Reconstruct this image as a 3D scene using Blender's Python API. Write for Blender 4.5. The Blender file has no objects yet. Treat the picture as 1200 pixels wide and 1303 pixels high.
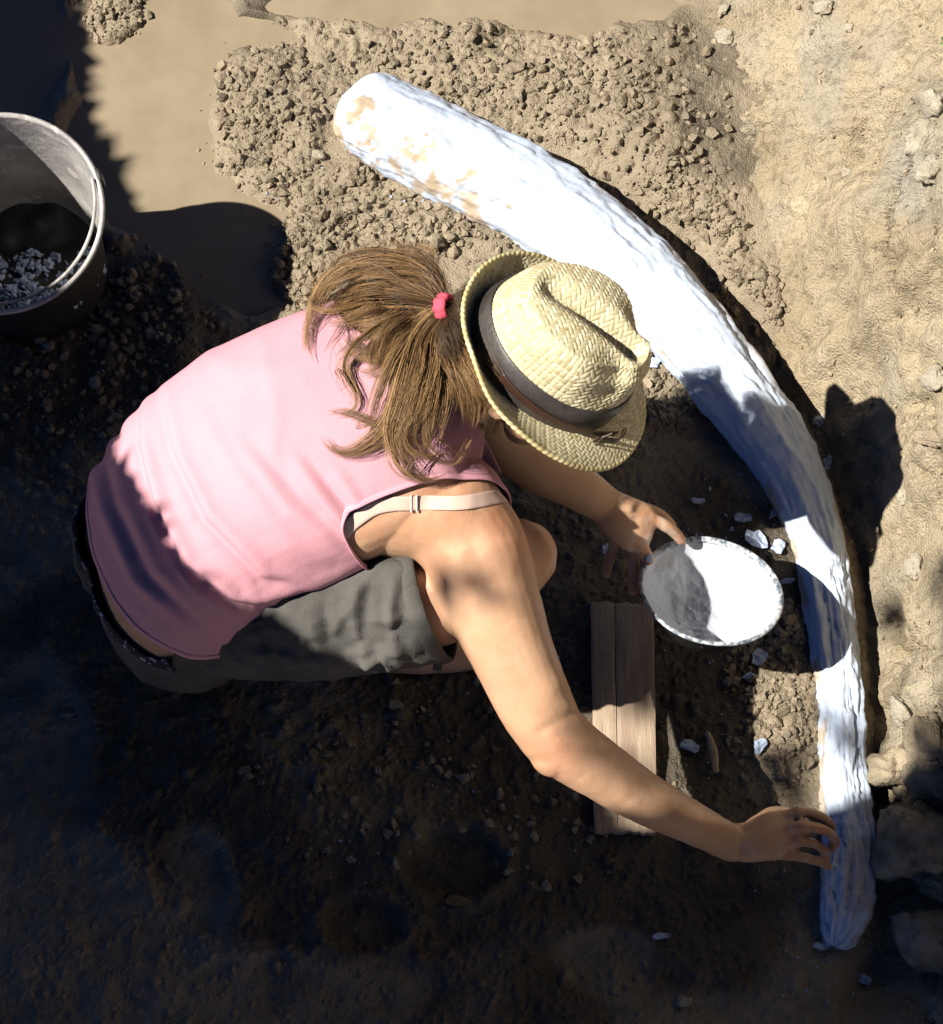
import bpy, bmesh, math, random
import numpy as np
from mathutils import Vector, Matrix
from mathutils.bvhtree import BVHTree
rng = np.random.default_rng(7); random.seed(7)
scene = bpy.context.scene
COL = scene.collection

# ------------------------------------------------------------------ camera
D = 3.8; TH = math.radians(22); F = 3268.0          # distance, tilt from straight down, focal length in photo pixels
R_ = np.array([1, 0, 0.]); U_ = np.array([0, math.cos(TH), math.sin(TH)]); T_ = np.array([0, -math.sin(TH), math.cos(TH)])
CAM = T_ * D
cd = bpy.data.cameras.new('camera'); cam = bpy.data.objects.new('camera', cd); COL.objects.link(cam)
cam.location = CAM; cam.rotation_euler = (TH, 0, 0)
cd.sensor_fit = 'VERTICAL'; cd.sensor_height = 36.0; cd.lens = 36.0 * F / 1303.0
cd.clip_end = 500; cd.clip_start = 0.05
scene.camera = cam

# ------------------------------------------------------------------ sky, sun, exposure
SUN = np.array([-0.609, -0.120, 0.783]); SUN /= np.linalg.norm(SUN)      # towards the sun
elev = math.asin(SUN[2])
w = bpy.data.worlds.new('World'); scene.world = w; w.use_nodes = True
nt = w.node_tree; bg = nt.nodes['Background']
sky = nt.nodes.new('ShaderNodeTexSky'); sky.sky_type = 'NISHITA'; sky.sun_disc = False
sky.sun_elevation = elev; sky.sun_rotation = math.atan2(SUN[0], SUN[1])
sky.altitude = 11500; sky.air_density = 1.0; sky.dust_density = 0.0; sky.ozone_density = 10.0
nt.links.new(sky.outputs[0], bg.inputs[0]); bg.inputs[1].default_value = 0.05
sd = bpy.data.lights.new('sun', 'SUN'); sun = bpy.data.objects.new('sun', sd); COL.objects.link(sun)
sd.energy = 5.0; sd.angle = math.radians(0.5); sd.color = (1.0, 0.95, 0.86)
sun.rotation_euler = Vector(SUN).to_track_quat('Z', 'Y').to_euler(); sun.location = Vector(SUN) * 6
vs = scene.view_settings
scene.display_settings.display_device = 'sRGB'
vs.view_transform = 'Standard'; vs.look = 'None'; vs.exposure = 0.72; scene.cycles.diffuse_bounces = 1; vs.gamma = 1.0; vs.use_curve_mapping = False

# ------------------------------------------------------------------ helpers
def P(px, py, z):
    """point of the place at height z seen at photo position px, py (used for measuring)"""
    d = (px - 600) / F * R_ - (py - 651.5) / F * U_ - T_
    return CAM + (z - CAM[2]) / d[2] * d
def Q(p):
    v = np.asarray(p) - CAM; wv = -(v @ T_)
    return 600 + F * (v @ R_) / wv, 651.5 - F * (v @ U_) / wv
def nrm(v):
    v = np.asarray(v, float); return v / np.linalg.norm(v)

_tab = np.random.default_rng(3).random(65536)
def _h(i, j, k, s):
    n = (i * 73856093) ^ (j * 19349663) ^ (k * 83492791) ^ (s * 2654435)
    n = (n ^ (n >> 13)) * 1274126177
    return _tab[(n ^ (n >> 16)) & 65535]
def noise3(x, y, z, s=0):
    x = np.asarray(x, float); y = np.asarray(y, float); z = np.asarray(z, float) + 0 * x
    i = np.floor(x).astype(np.int64); j = np.floor(y).astype(np.int64); k = np.floor(z).astype(np.int64)
    fx, fy, fz = x - i, y - j, z - k
    fx = fx * fx * (3 - 2 * fx); fy = fy * fy * (3 - 2 * fy); fz = fz * fz * (3 - 2 * fz)
    r = 0
    for a in (0, 1):
        wa = fx if a else 1 - fx
        for b in (0, 1):
            wb = fy if b else 1 - fy
            for c in (0, 1):
                wc = fz if c else 1 - fz
                r = r + wa * wb * wc * _h(i + a, j + b, k + c, s)
    return r * 2 - 1
def noise2(x, y, s=0): return noise3(x, y, np.zeros_like(np.asarray(x, float)) + 0.37, s)
def fbm2(x, y, o=4, s=0, g=0.5):
    r = 0; a = 1.0; f = 1.0
    for q in range(o):
        r = r + a * noise2(x * f + 17.3 * q, y * f - 9.1 * q, s + q); a *= g; f *= 2.03
    return r
def fbm3(p, f, o=3, s=0, g=0.5):
    r = 0; a = 1.0
    for q in range(o):
        r = r + a * noise3(p[:, 0] * f + 5.1 * q, p[:, 1] * f, p[:, 2] * f - 3.3 * q, s + q); a *= g; f *= 2.03
    return r
def sstep(a, b, x):
    t = np.clip((x - a) / (b - a), 0, 1); return t * t * (3 - 2 * t)

def mesh_obj(name, verts, faces, mat=None, parent=None, smooth=True, col=None):
    me = bpy.data.meshes.new(name)
    verts = np.asarray(verts, dtype=np.float32)
    if isinstance(faces, np.ndarray):
        nf, k = faces.shape
        me.vertices.add(len(verts)); me.vertices.foreach_set('co', verts.ravel())
        me.loops.add(nf * k); me.loops.foreach_set('vertex_index', faces.astype(np.int32).ravel())
        me.polygons.add(nf); me.polygons.foreach_set('loop_start', np.arange(0, nf * k, k, dtype=np.int32))
        me.update(calc_edges=True)
    else:
        me.from_pydata(verts.tolist(), [], faces)
    me.validate()
    me.polygons.foreach_set('use_smooth', [smooth] * len(me.polygons))
    if col is not None:
        a = me.color_attributes.new('Col', 'FLOAT_COLOR', 'POINT')
        c = np.ones((len(verts), 4), np.float32); c[:, :col.shape[1]] = col
        a.data.foreach_set('color', c.ravel())
    o = bpy.data.objects.new(name, me); COL.objects.link(o)
    if mat: me.materials.append(mat)
    if parent: o.parent = parent; o.matrix_parent_inverse = parent.matrix_world.inverted()
    return o
def empty(name, loc):
    o = bpy.data.objects.new(name, None); COL.objects.link(o); o.location = loc; o.empty_display_size = 0.05
    bpy.context.view_layer.update()
    return o
def tag(o, label, cat, group=None):
    o['label'] = label; o['category'] = cat
    if group: o['group'] = group
    return o
def grid_faces(nu, nv, wrap=False):
    i = np.arange(nu if wrap else nu - 1); j = np.arange(nv - 1)
    I, J = np.meshgrid(i, j, indexing='ij'); I2 = (I + 1) % nu
    return np.stack([I * nv + J, I2 * nv + J, I2 * nv + J + 1, I * nv + J + 1], -1).reshape(-1, 4)
def catmull(pts, n):
    """n samples through pts (any dimension), chord-parametrised"""
    p = np.asarray(pts, float)
    if len(p) == 2:
        t = np.linspace(0, 1, n)[:, None]; return p[0] * (1 - t) + p[1] * t
    ch = np.r_[0, np.cumsum(np.maximum(np.linalg.norm(np.diff(p[:, :3], axis=0), axis=1), 1e-6) ** 0.5)]
    m = np.zeros_like(p)
    m[1:-1] = (p[2:] - p[:-2]) / (ch[2:] - ch[:-2])[:, None]
    m[0] = (p[1] - p[0]) / (ch[1] - ch[0]); m[-1] = (p[-1] - p[-2]) / (ch[-1] - ch[-2])
    t = np.linspace(0, ch[-1], n); k = np.clip(np.searchsorted(ch, t, 'right') - 1, 0, len(p) - 2)
    h = (ch[k + 1] - ch[k])[:, None]; u = ((t - ch[k])[:, None]) / h
    return ((2*u**3-3*u**2+1)*p[k] + (u**3-2*u**2+u)*h*m[k] + (-2*u**3+3*u**2)*p[k+1] + (u**3-u**2)*h*m[k+1])
def loft(sections, side, n=24, seg=20, dome=True, power=2.0):
    """sections: rows x,y,z,a,b ; a = half width along side, b = half width across it. Returns closed verts, faces."""
    s = catmull(sections, n); c = s[:, :3]; a = s[:, 3]; b = s[:, 4]
    t = np.gradient(c, axis=0); t /= np.linalg.norm(t, axis=1)[:, None]
    side = np.asarray(side, float)
    if side.ndim == 1: side = np.tile(side, (n, 1))
    else: side = catmull(side, n)
    u = side - (side * t).sum(1)[:, None] * t; u /= np.linalg.norm(u, axis=1)[:, None]
    v = np.cross(t, u)
    th = np.linspace(0, 2 * np.pi, seg, endpoint=False)
    cs = np.sign(np.cos(th)) * np.abs(np.cos(th)) ** (2 / power); sn = np.sign(np.sin(th)) * np.abs(np.sin(th)) ** (2 / power)
    rings = []
    cc, aa, bb, uu, vv, = list(c), list(a), list(b), list(u), list(v)
    if dome:
        r0 = min(a[0], b[0]); r1 = min(a[-1], b[-1])
        for q in (0.5, 0.86): cc.insert(0, c[0] - t[0] * r0 * q); f = math.sqrt(1 - q * q); aa.insert(0, a[0] * f); bb.insert(0, b[0] * f); uu.insert(0, u[0]); vv.insert(0, v[0])
        for q in (0.5, 0.86): cc.append(c[-1] + t[-1] * r1 * q); f = math.sqrt(1 - q * q); aa.append(a[-1] * f); bb.append(b[-1] * f); uu.append(u[-1]); vv.append(v[-1])
    for k in range(len(cc)):
        rings.append(cc[k] + np.outer(cs * aa[k], uu[k]) + np.outer(sn * bb[k], vv[k]))
    N = len(rings); vts = np.concatenate(rings)
    fc = []
    for i in range(N - 1):
        for j in range(seg):
            j2 = (j + 1) % seg; fc.append((i * seg + j, i * seg + j2, (i + 1) * seg + j2, (i + 1) * seg + j))
    fc.append(tuple(range(seg - 1, -1, -1))); fc.append(tuple(range((N - 1) * seg, N * seg)))
    return vts, fc
def ellipsoid(c, ax, r, n=14):
    """ax: 3 axis rows, r: 3 radii"""
    vts = []; fc = []
    for i in range(1, n):
        ph = math.pi * i / n
        for j in range(2 * n):
            th = math.pi * j / n
            vts.append((math.sin(ph) * math.cos(th), math.sin(ph) * math.sin(th), math.cos(ph)))
    m = 2 * n
    for i in range(n - 2):
        for j in range(m): fc.append((i*m+j, (i+1)*m+j, (i+1)*m+(j+1) % m, i*m+(j+1) % m))
    fc.append(tuple(range(m))); fc.append(tuple(range((n-2)*m+m-1, (n-2)*m-1, -1)))
    v = np.array(vts) * np.asarray(r); return np.asarray(c) + v @ np.asarray(ax), fc
def join(parts):
    V = []; Fc = []; o = 0
    for v, f in parts:
        V.append(np.asarray(v)); Fc += [tuple(int(i) + o for i in q) for q in f]; o += len(v)
    return np.concatenate(V), Fc
def remeshed(parts, voxel, smooth=4, fac=0.5):
    """one continuous surface round overlapping closed pieces; returns verts, quad faces"""
    v, f = join(parts)
    o = mesh_obj('temp_source', v, f)
    m = o.modifiers.new('r', 'REMESH'); m.mode = 'VOXEL'; m.voxel_size = voxel; m.adaptivity = 0
    if smooth:
        s = o.modifiers.new('s', 'SMOOTH'); s.iterations = smooth; s.factor = fac
    dg = bpy.context.evaluated_depsgraph_get(); ev = o.evaluated_get(dg); me = ev.to_mesh()
    co = np.empty(len(me.vertices) * 3, np.float32); me.vertices.foreach_get('co', co); co = co.reshape(-1, 3).astype(float)
    fc = [tuple(p.vertices) for p in me.polygons]
    ev.to_mesh_clear(); dm = o.data; bpy.data.objects.remove(o); bpy.data.meshes.remove(dm)
    return co, fc
def vnormals(v, f):
    me = bpy.data.meshes.new('t'); me.from_pydata(np.asarray(v).tolist(), [], f); me.update()
    n = np.empty(len(v) * 3, np.float32); me.vertices.foreach_get('normal', n); bpy.data.meshes.remove(me)
    return n.reshape(-1, 3).astype(float)
def clip(v, f, planes):
    """keep what lies on the positive side of each (point, normal)"""
    bm = bmesh.new(); me = bpy.data.meshes.new('t'); me.from_pydata(np.asarray(v).tolist(), [], f); bm.from_mesh(me); bpy.data.meshes.remove(me)
    for pl in planes:
        p, n = pl[0], pl[1]
        if len(pl) > 2:
            fs = [q for q in bm.faces if pl[2](np.array(q.calc_center_median()))]; es = list({e for q in fs for e in q.edges}); vs_ = list({x for q in fs for x in q.verts})
        else: fs, es, vs_ = bm.faces[:], bm.edges[:], bm.verts[:]
        bmesh.ops.bisect_plane(bm, geom=vs_ + es + fs, dist=1e-5, plane_co=Vector(p), plane_no=Vector(n), clear_inner=True)
    bm.verts.ensure_lookup_table(); bm.verts.index_update()
    vv = np.array([x.co[:] for x in bm.verts]); ff = [tuple(x.index for x in q.verts) for q in bm.faces]
    bm.free(); return vv, ff
def field_cut(v, f, field):
    """keep faces where field > 0 and pull the cut edge onto field = 0"""
    v = np.asarray(v, float).copy(); val = field(v); keep = [q for q in f if max(val[i] for i in q) > 0]
    use = sorted({i for q in keep for i in q}); new = {o: k for k, o in enumerate(use)}
    v = v[use]; keep = [tuple(new[i] for i in q) for q in keep]
    for _ in range(4):
        val = field(v); m = val < 0
        e = 1e-4; g = np.stack([(field(v + e * np.eye(3)[k]) - val) / e for k in range(3)], 1)
        n = vnormals(v, keep); g = g - (g * n).sum(1)[:, None] * n; gg = (g * g).sum(1) + 1e-6
        stepv = -(val / gg)[:, None] * g; L = np.linalg.norm(stepv, axis=1)[:, None]; stepv = stepv * np.minimum(1, .008 / (L + 1e-9))
        v[m] += stepv[m]
    return v, keep
def seg_dist(px, py, line):
    """distance in photo px from points to a polyline, and position along it 0..1"""
    best = np.full(px.shape, 1e9); at = np.zeros(px.shape); L = len(line) - 1
    for k in range(L):
        a = np.array(line[k], float); b = np.array(line[k + 1], float); d = b - a; q = (d @ d)
        t = np.clip(((px - a[0]) * d[0] + (py - a[1]) * d[1]) / q, 0, 1)
        e = np.hypot(px - a[0] - t * d[0], py - a[1] - t * d[1])
        m = e < best; best = np.where(m, e, best); at = np.where(m, (k + t) / L, at)
    return best, at

# ------------------------------------------------------------------ materials
def material(name, base, rough=0.6, spec=0.5, var=None, vscale=8.0, vdetail=6, bump=0.0, bscale=60.0, attr=False, sss=0.0, metallic=0.0, rvar=0.0, second=None, sscale=20.0, sth=(0.5, 0.6), coat=0.0, srough=None, coord='Object', mapscale=(1, 1, 1), grit=0):
    m = bpy.data.materials.new(name); m.use_nodes = True; n = m.node_tree; b = n.nodes['Principled BSDF']
    L = n.links.new
    b.inputs['Roughness'].default_value = rough; b.inputs['Specular IOR Level'].default_value = spec; b.inputs['Metallic'].default_value = metallic
    b.inputs['Coat Weight'].default_value = coat
    if sss:
        b.inputs['Subsurface Weight'].default_value = sss; b.inputs['Subsurface Radius'].default_value = (0.012, 0.005, 0.003); b.inputs['Subsurface Scale'].default_value = 1.0
    tc = n.nodes.new('ShaderNodeTexCoord'); mp = n.nodes.new('ShaderNodeMapping'); mp.inputs['Scale'].default_value = mapscale
    L(tc.outputs[coord], mp.inputs['Vector'])
    def noise(sc, det=5, ro=0.6):
        t = n.nodes.new('ShaderNodeTexNoise'); t.inputs['Scale'].default_value = sc; t.inputs['Detail'].default_value = det; t.inputs['Roughness'].default_value = ro
        L(mp.outputs[0], t.inputs['Vector']); return t
    def ramp(src, a, c):
        r = n.nodes.new('ShaderNodeMapRange'); r.inputs['From Min'].default_value = a; r.inputs['From Max'].default_value = c; L(src, r.inputs['Value']); return r.outputs[0]
    def mix(f, a, c, mode='MIX'):
        x = n.nodes.new('ShaderNodeMix'); x.data_type = 'RGBA'; x.blend_type = mode
        for sock, val in ((0, f), (6, a), (7, c)):
            if isinstance(val, (float, int)): x.inputs[sock].default_value = val
            elif isinstance(val, tuple): x.inputs[sock].default_value = (*val, 1)
            else: L(val, x.inputs[sock])
        return x.outputs[2]
    cur = tuple(base)
    if var:
        cur = mix(ramp(noise(vscale, vdetail).outputs[0], 0.35, 0.65), tuple(base), tuple(var))
    if second:
        s = ramp(noise(sscale, 4).outputs[0], *sth); cur = mix(s, cur, tuple(second))
        if srough is not None:
            rr = n.nodes.new('ShaderNodeMapRange'); rr.inputs['To Min'].default_value = rough; rr.inputs['To Max'].default_value = srough; L(s, rr.inputs[0]); L(rr.outputs[0], b.inputs['Roughness'])
    if attr:
        at = n.nodes.new('ShaderNodeVertexColor'); at.layer_name = 'Col'
        cur = mix(1.0, cur, at.outputs[0], 'MULTIPLY')
    if isinstance(cur, tuple): b.inputs['Base Color'].default_value = (*cur, 1)
    else: L(cur, b.inputs['Base Color'])
    if rvar and srough is None:
        rr = n.nodes.new('ShaderNodeMapRange'); rr.inputs['From Min'].default_value = 0.3; rr.inputs['From Max'].default_value = 0.7
        rr.inputs['To Min'].default_value = rough - rvar; rr.inputs['To Max'].default_value = rough + rvar; L(noise(vscale * 1.7, 4).outputs[0], rr.inputs[0]); L(rr.outputs[0], b.inputs['Roughness'])
    if grit:
        vo = n.nodes.new('ShaderNodeTexVoronoi'); vo.inputs['Scale'].default_value = grit; vo.feature = 'F1'; L(mp.outputs[0], vo.inputs['Vector'])
        b1 = n.nodes.new('ShaderNodeBump'); b1.inputs['Distance'].default_value = bump * 0.8; b1.invert = True; L(vo.outputs['Distance'], b1.inputs['Height'])
        b2 = n.nodes.new('ShaderNodeBump'); b2.inputs['Distance'].default_value = bump * 1.1; L(noise(bscale, 8, 0.75).outputs[0], b2.inputs['Height']); L(b1.outputs[0], b2.inputs['Normal']); L(b2.outputs[0], b.inputs['Normal'])
    elif bump:
        bp = n.nodes.new('ShaderNodeBump'); bp.inputs['Strength'].default_value = 1.0; bp.inputs['Distance'].default_value = bump
        L(noise(bscale, 6, 0.65).outputs[0], bp.inputs['Height']); L(bp.outputs[0], b.inputs['Normal'])
    return m
M = {}
M['mud'] = material('mud', (0.36, 0.292, 0.198), 0.46, 0.5, var=(0.275, 0.218, 0.147), vscale=5, bump=0.002, bscale=160, rvar=0.2, attr=True, grit=330)
M['water'] = material('muddy_water', (0.32, 0.258, 0.175), 0.26, 0.5, var=(0.245, 0.195, 0.13), vscale=6.0, bump=0.0006, bscale=9, mapscale=(1, 1, 1))
M['bank'] = material('sandy_earth', (0.50, 0.415, 0.28), 0.9, 0.2, var=(0.41, 0.33, 0.215), vscale=9, bump=0.0036, bscale=120, attr=True, grit=240)
M['plaster'] = material('plaster', (0.63, 0.72, 0.87), 0.5, 0.4, var=(0.58, 0.665, 0.81), vscale=14, bump=0.002, bscale=60, attr=True)
M['plaster_plain'] = material('plaster_flake', (0.52, 0.62, 0.80), 0.6, 0.4, var=(0.38, 0.45, 0.60), vscale=30, bump=0.002, bscale=120)
M['plaster_wet'] = material('wet_plaster', (0.66, 0.69, 0.74), 0.3, 0.5, var=(0.52, 0.55, 0.61), vscale=14, bump=0.002, bscale=26)
M['skin'] = material('skin', (0.64, 0.395, 0.25), 0.46, 0.4, var=(0.62, 0.365, 0.215), vscale=22, bump=0.0005, bscale=300, sss=0.10, second=(0.56, 0.315, 0.185), sscale=150, sth=(0.60, 0.74), attr=True)
M['shirt'] = material('pink_jersey', (0.70, 0.365, 0.42), 0.9, 0.15, var=(0.66, 0.33, 0.385), vscale=7, bump=0.0010, bscale=520)
M['shirt_seam'] = material('pink_binding', (0.70, 0.345, 0.41), 0.9, 0.15, bump=0.0005, bscale=500)
M['shorts'] = material('grey_cotton', (0.130, 0.123, 0.110), 0.9, 0.15, var=(0.075, 0.071, 0.065), vscale=10, bump=0.0012, bscale=300)
M['waist'] = material('patterned_waistband', (0.03, 0.03, 0.04), 0.8, 0.2, second=(0.5, 0.5, 0.56), sscale=110, sth=(0.57, 0.60))
M['strap'] = material('beige_elastic', (0.78, 0.56, 0.46), 0.6, 0.3, bump=0.0004, bscale=600)
M['clear'] = material('pale_plastic', (0.8, 0.66, 0.58), 0.25, 0.5)
M['hair'] = material('brown_hair', (1, 1, 1), 0.45, 0.4, attr=True)
M['tie'] = material('pink_hair_tie', (0.80, 0.10, 0.16), 0.8, 0.2, bump=0.001, bscale=400)
M['straw'] = material('woven_straw', (1, 1, 1), 0.5, 0.4, attr=True, bump=0.0006, bscale=500)
M['leather'] = material('dark_leather', (0.075, 0.066, 0.062), 0.42, 0.5, var=(0.03, 0.022, 0.018), vscale=20, bump=0.0008, bscale=160)
M['brown_leather'] = material('brown_leather', (0.05, 0.022, 0.015), 0.4, 0.5, bump=0.0008, bscale=160)
M['steel'] = material('steel', (0.6, 0.6, 0.6), 0.3, 0.5, metallic=1.0)
M['wood'] = material('weathered_wood', (0.52, 0.42, 0.30), 0.75, 0.3, var=(0.35, 0.25, 0.18), vscale=9, bump=0.0016, bscale=60, mapscale=(6, 0.7, 6), second=(0.30, 0.19, 0.13), sscale=14, sth=(0.5, 0.8))
M['bucket'] = material('bucket_plastic', (0.022, 0.021, 0.022), 0.5, 0.5, var=(0.035, 0.032, 0.03), vscale=9, bump=0.0008, bscale=60)
M['bucket_in'] = material('plaster_smeared_plastic', (0.56, 0.53, 0.50), 0.45, 0.5, var=(0.30, 0.285, 0.28), vscale=12, second=(0.58, 0.54, 0.50), sscale=30, sth=(0.54, 0.62), bump=0.002, bscale=70)
M['enamel'] = material('bowl_rubber', (0.008, 0.009, 0.011), 0.55, 0.2, second=(0.2, 0.2, 0.2), sscale=60, sth=(0.68, 0.72), bump=0.0006, bscale=80)
M['rim'] = material('smeared_rim', (0.10, 0.14, 0.18), 0.4, 0.5, second=(0.66, 0.68, 0.70), sscale=120, sth=(0.40, 0.60), bump=0.001, bscale=120)
M['stone'] = material('pale_stone', (0.46, 0.41, 0.32), 0.85, 0.3, var=(0.34, 0.29, 0.215), vscale=40, bump=0.002, bscale=90, grit=260)
M['stone_dark'] = material('earthy_stone', (0.46, 0.38, 0.26), 0.85, 0.3, var=(0.24, 0.19, 0.13), vscale=18, bump=0.002, bscale=110, grit=240)
M['root'] = material('dry_root', (0.46, 0.37, 0.25), 0.9, 0.2, var=(0.30, 0.22, 0.14), vscale=60, bump=0.002, bscale=200)
M['leaf'] = material('green_leaf', (0.05, 0.10, 0.02), 0.5, 0.4, var=(0.07, 0.12, 0.03), vscale=4)
M['grass'] = material('grass_blade', (0.06, 0.14, 0.06), 0.5, 0.4, var=(0.10, 0.20, 0.07), vscale=40)
M['dead_leaf'] = material('dead_leaf', (0.25, 0.19, 0.10), 0.7, 0.3, var=(0.15, 0.10, 0.05), vscale=80)
M['bark'] = material('bark', (0.12, 0.085, 0.06), 0.9, 0.2, var=(0.07, 0.05, 0.035), vscale=16, bump=0.01, bscale=40)

# ------------------------------------------------------------------ ground (mud floor of the dig)
TUSK_PX = np.array([  # centre px, py, half width px
    (438,126,38),(454,136,53),(500,160,57),(560,190,59),(625,225,60),(690,262,60),(752,304,59),(810,352,56),(861,407,52),(908,462,47),
    (958,526,43),(1000,587,39),(1028,645,35),(1045,700,31),(1051,740,29),(1061,815,26),(1071,905,23),(1075,985,24),(1081,1050,28),(1083,1110,29),(1074,1165,26),(1060,1205,13)], float)
def blob(px, py, lst):
    m = np.zeros_like(px)
    for (x, y, rx, ry) in lst:
        m = np.maximum(m, 1 - sstep(0.75, 1.15, np.hypot((px - x) / rx, (py - y) / ry)))
    return m
PUDDLE = [(215,70,120,110),(190,190,100,110),(270,300,110,100),(330,350,60,60),(150,20,70,90),(480,2,150,28),(700,8,180,34),(690,62,70,34),(330,360,60,50),
          (-20,70,110,120),(430,300,30,22),(330,45,60,30)]
SMOOTH = [(40,960,80,120),(30,1130,120,160),(110,1240,150,120),(330,1275,170,60),(500,1265,80,40),(870,1300,120,50),(760,1240,60,40),(250,1130,50,60)]   # trodden slick mud
PITS = [(580,1110,62,42,.020),(462,1182,52,36,.012)]
CRUMB = [(330,150,70,110),(480,90,200,60),(640,110,180,70),(820,150,95,120),(860,260,70,70),(430,300,80,80),(480,260,120,60),(190,420,70,110),(380,340,40,50),
         (140,10,45,40),(870,500,60,40),(990,890,60,110),(60,500,90,160),(900,330,50,80),(960,400,40,60),(560,290,120,40),(820,470,60,60)]
def ground_h(x, y, px, py):
    wx = px + 22 * noise2(x * 9, y * 9, 40) + 9 * noise2(x * 30, y * 30, 41); wy = py + 22 * noise2(x * 9, y * 9, 42) + 9 * noise2(x * 30, y * 30, 43)
    pud = blob(wx, wy, PUDDLE); cr = blob(wx, wy, CRUMB)
    low = sstep(430, 560, py + 0.1 * px)
    h = 0.008 + 0.010 * fbm2(x * 5, y * 5, 3, 1) + 0.006 * fbm2(x * 22, y * 22, 4, 5)
    h = h + 0.012 * cr * (0.6 + 0.9 * fbm2(x * 16, y * 16, 3, 9)) - 0.034 * pud * (1 - 0.7 * cr)
    rough = np.clip(0.15 + cr + 0.55 * low, 0, 1) * (1 - 0.85 * pud * (1 - cr))
    d, at = seg_dist(px, py, TUSK_PX[:, :2].tolist())
    tr = np.exp(-((d - 62) / 34) ** 2)
    cxl = np.interp(py, TUSK_PX[:, 1], TUSK_PX[:, 0]); right = sstep(-20, 60, px - cxl)
    h = h - 0.045 * tr * (0.05 + 0.90 * right) * sstep(0.16, 0.34, at)
    h = h + 0.014 * np.exp(-((d - 150) / 60) ** 2) * (0.2 + 0.8 * right) * (1 - sstep(420, 560, py))
    h = h + 0.020 * sstep(620, 760, py) * (1 - pud)
    sm = blob(wx, wy, SMOOTH); rough = rough * (1 - .45 * sm); h = h - 0.010 * sm
    for (a, b, rx, ry, dp) in PITS:
        q = np.hypot((px - a) / rx, (py - b) / ry) + 0.22 * noise2(x * 14, y * 14, 77) + 0.12 * noise2(x * 45, y * 45, 78)
        h = h - dp * (1 - sstep(0.7, 1.1, q)) + 0.006 * np.exp(-((q - 1.2) / 0.2) ** 2)
        rough = rough * (.35 + .65 * sstep(0.6, 1.1, q))
    return h, rough, pud
def build_ground():
    def axis(lo, hi, st, far):
        a = np.arange(lo, hi + 1e-9, st); e = np.array([.01,.03,.07,.15,.3,.6,1.2,2.5,5,10,20,40.])
        e = e[e < far]; return np.r_[(lo - e)[::-1], a, hi + e]
    st = 0.0027
    xs = axis(-0.80, 0.66, st, 60); ys = axis(-0.82, 0.96, st, 60)
    X, Y = np.meshgrid(xs, ys, indexing='ij')
    pts = np.stack([X.ravel(), Y.ravel(), np.zeros(X.size)], 1)
    far = (np.abs(X) > 1.3) | (np.abs(Y) > 1.4)
    ptsc = np.clip(pts, -1.2, 1.2)
    px, py = Q(ptsc); px = px.reshape(X.shape); py = py.reshape(X.shape)
    h, rough, pud = ground_h(X, Y, px, py)
    h = np.where(far, 0.0, h)
    # granular mud: every lump pressed into the sheet as its own dome
    i0 = int(np.searchsorted(xs, -0.80 - 1e-6)); j0 = int(np.searchsorted(ys, -0.82 - 1e-6)); ni = int(round(1.46 / st)) + 1; nj = int(round(1.78 / st)) + 1
    H = h[i0:i0+ni, j0:j0+nj].copy(); B = H.copy(); RG = rough[i0:i0+ni, j0:j0+nj]
    tone = np.ones_like(H)
    n = 90000
    cx = rng.random(n) * (ni - 1); cy = rng.random(n) * (nj - 1); r = 0.0018 + 0.0030 * rng.random(n) ** 2.2 + 0.005 * (rng.random(n) < 0.05) * rng.random(n) + 0.010 * (rng.random(n) < 0.006) * rng.random(n)
    u = rng.random(n); el = 0.65 + 0.5 * rng.random(n); an = rng.random(n) * 3.14; hh = 0.55 + 0.7 * rng.random(n); tn = 0.86 + 0.26 * rng.random(n)
    for k in np.argsort(r):
        a, b = int(cx[k]), int(cy[k])
        if RG[a, b] < u[k]: continue
        rr = r[k] / st; q = int(rr * 1.5) + 2
        a0, a1, b0, b1 = max(a - q, 0), min(a + q + 1, ni), max(b - q, 0), min(b + q + 1, nj)
        ii = (np.arange(a0, a1) - cx[k])[:, None]; jj = (np.arange(b0, b1) - cy[k])[None, :]
        c_, s_ = math.cos(an[k]), math.sin(an[k])
        e = ((ii * c_ + jj * s_) / (rr * el[k])) ** 2 + ((-ii * s_ + jj * c_) / (rr / el[k])) ** 2
        dome = np.sqrt(np.clip(1 - e, 0, 1)) * r[k] * hh[k]
        cand = B[a, b] * 0.5 + 0.5 * B[a0:a1, b0:b1] + dome - 0.0006
        w_ = (dome > 0) & (cand > H[a0:a1, b0:b1])
        H[a0:a1, b0:b1] = np.where(w_, cand, H[a0:a1, b0:b1])
        tone[a0:a1, b0:b1] = np.where(w_, tn[k], tone[a0:a1, b0:b1])
    h[i0:i0+ni, j0:j0+nj] = H
    T = np.ones_like(h); T[i0:i0+ni, j0:j0+nj] = tone
    wet = sstep(-0.25, 0.35, fbm2(X * 3.2, Y * 3.2, 4, 200) + 1.1 * blob(px, py, [(520,880,520,360),(820,760,160,240),(920,740,110,120),(120,470,220,200),(650,1130,420,230)]) - 0.45)  # wet trodden soil; also paints deeper shade into the mud by person and bowl
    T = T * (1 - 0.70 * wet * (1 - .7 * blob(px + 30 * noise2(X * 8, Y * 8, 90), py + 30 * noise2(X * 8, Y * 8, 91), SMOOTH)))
    pts[:, 2] = h.ravel()
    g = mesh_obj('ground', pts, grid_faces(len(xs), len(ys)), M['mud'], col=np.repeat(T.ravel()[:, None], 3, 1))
    g['kind'] = 'structure'
    lut = (xs, ys, h)
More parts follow.
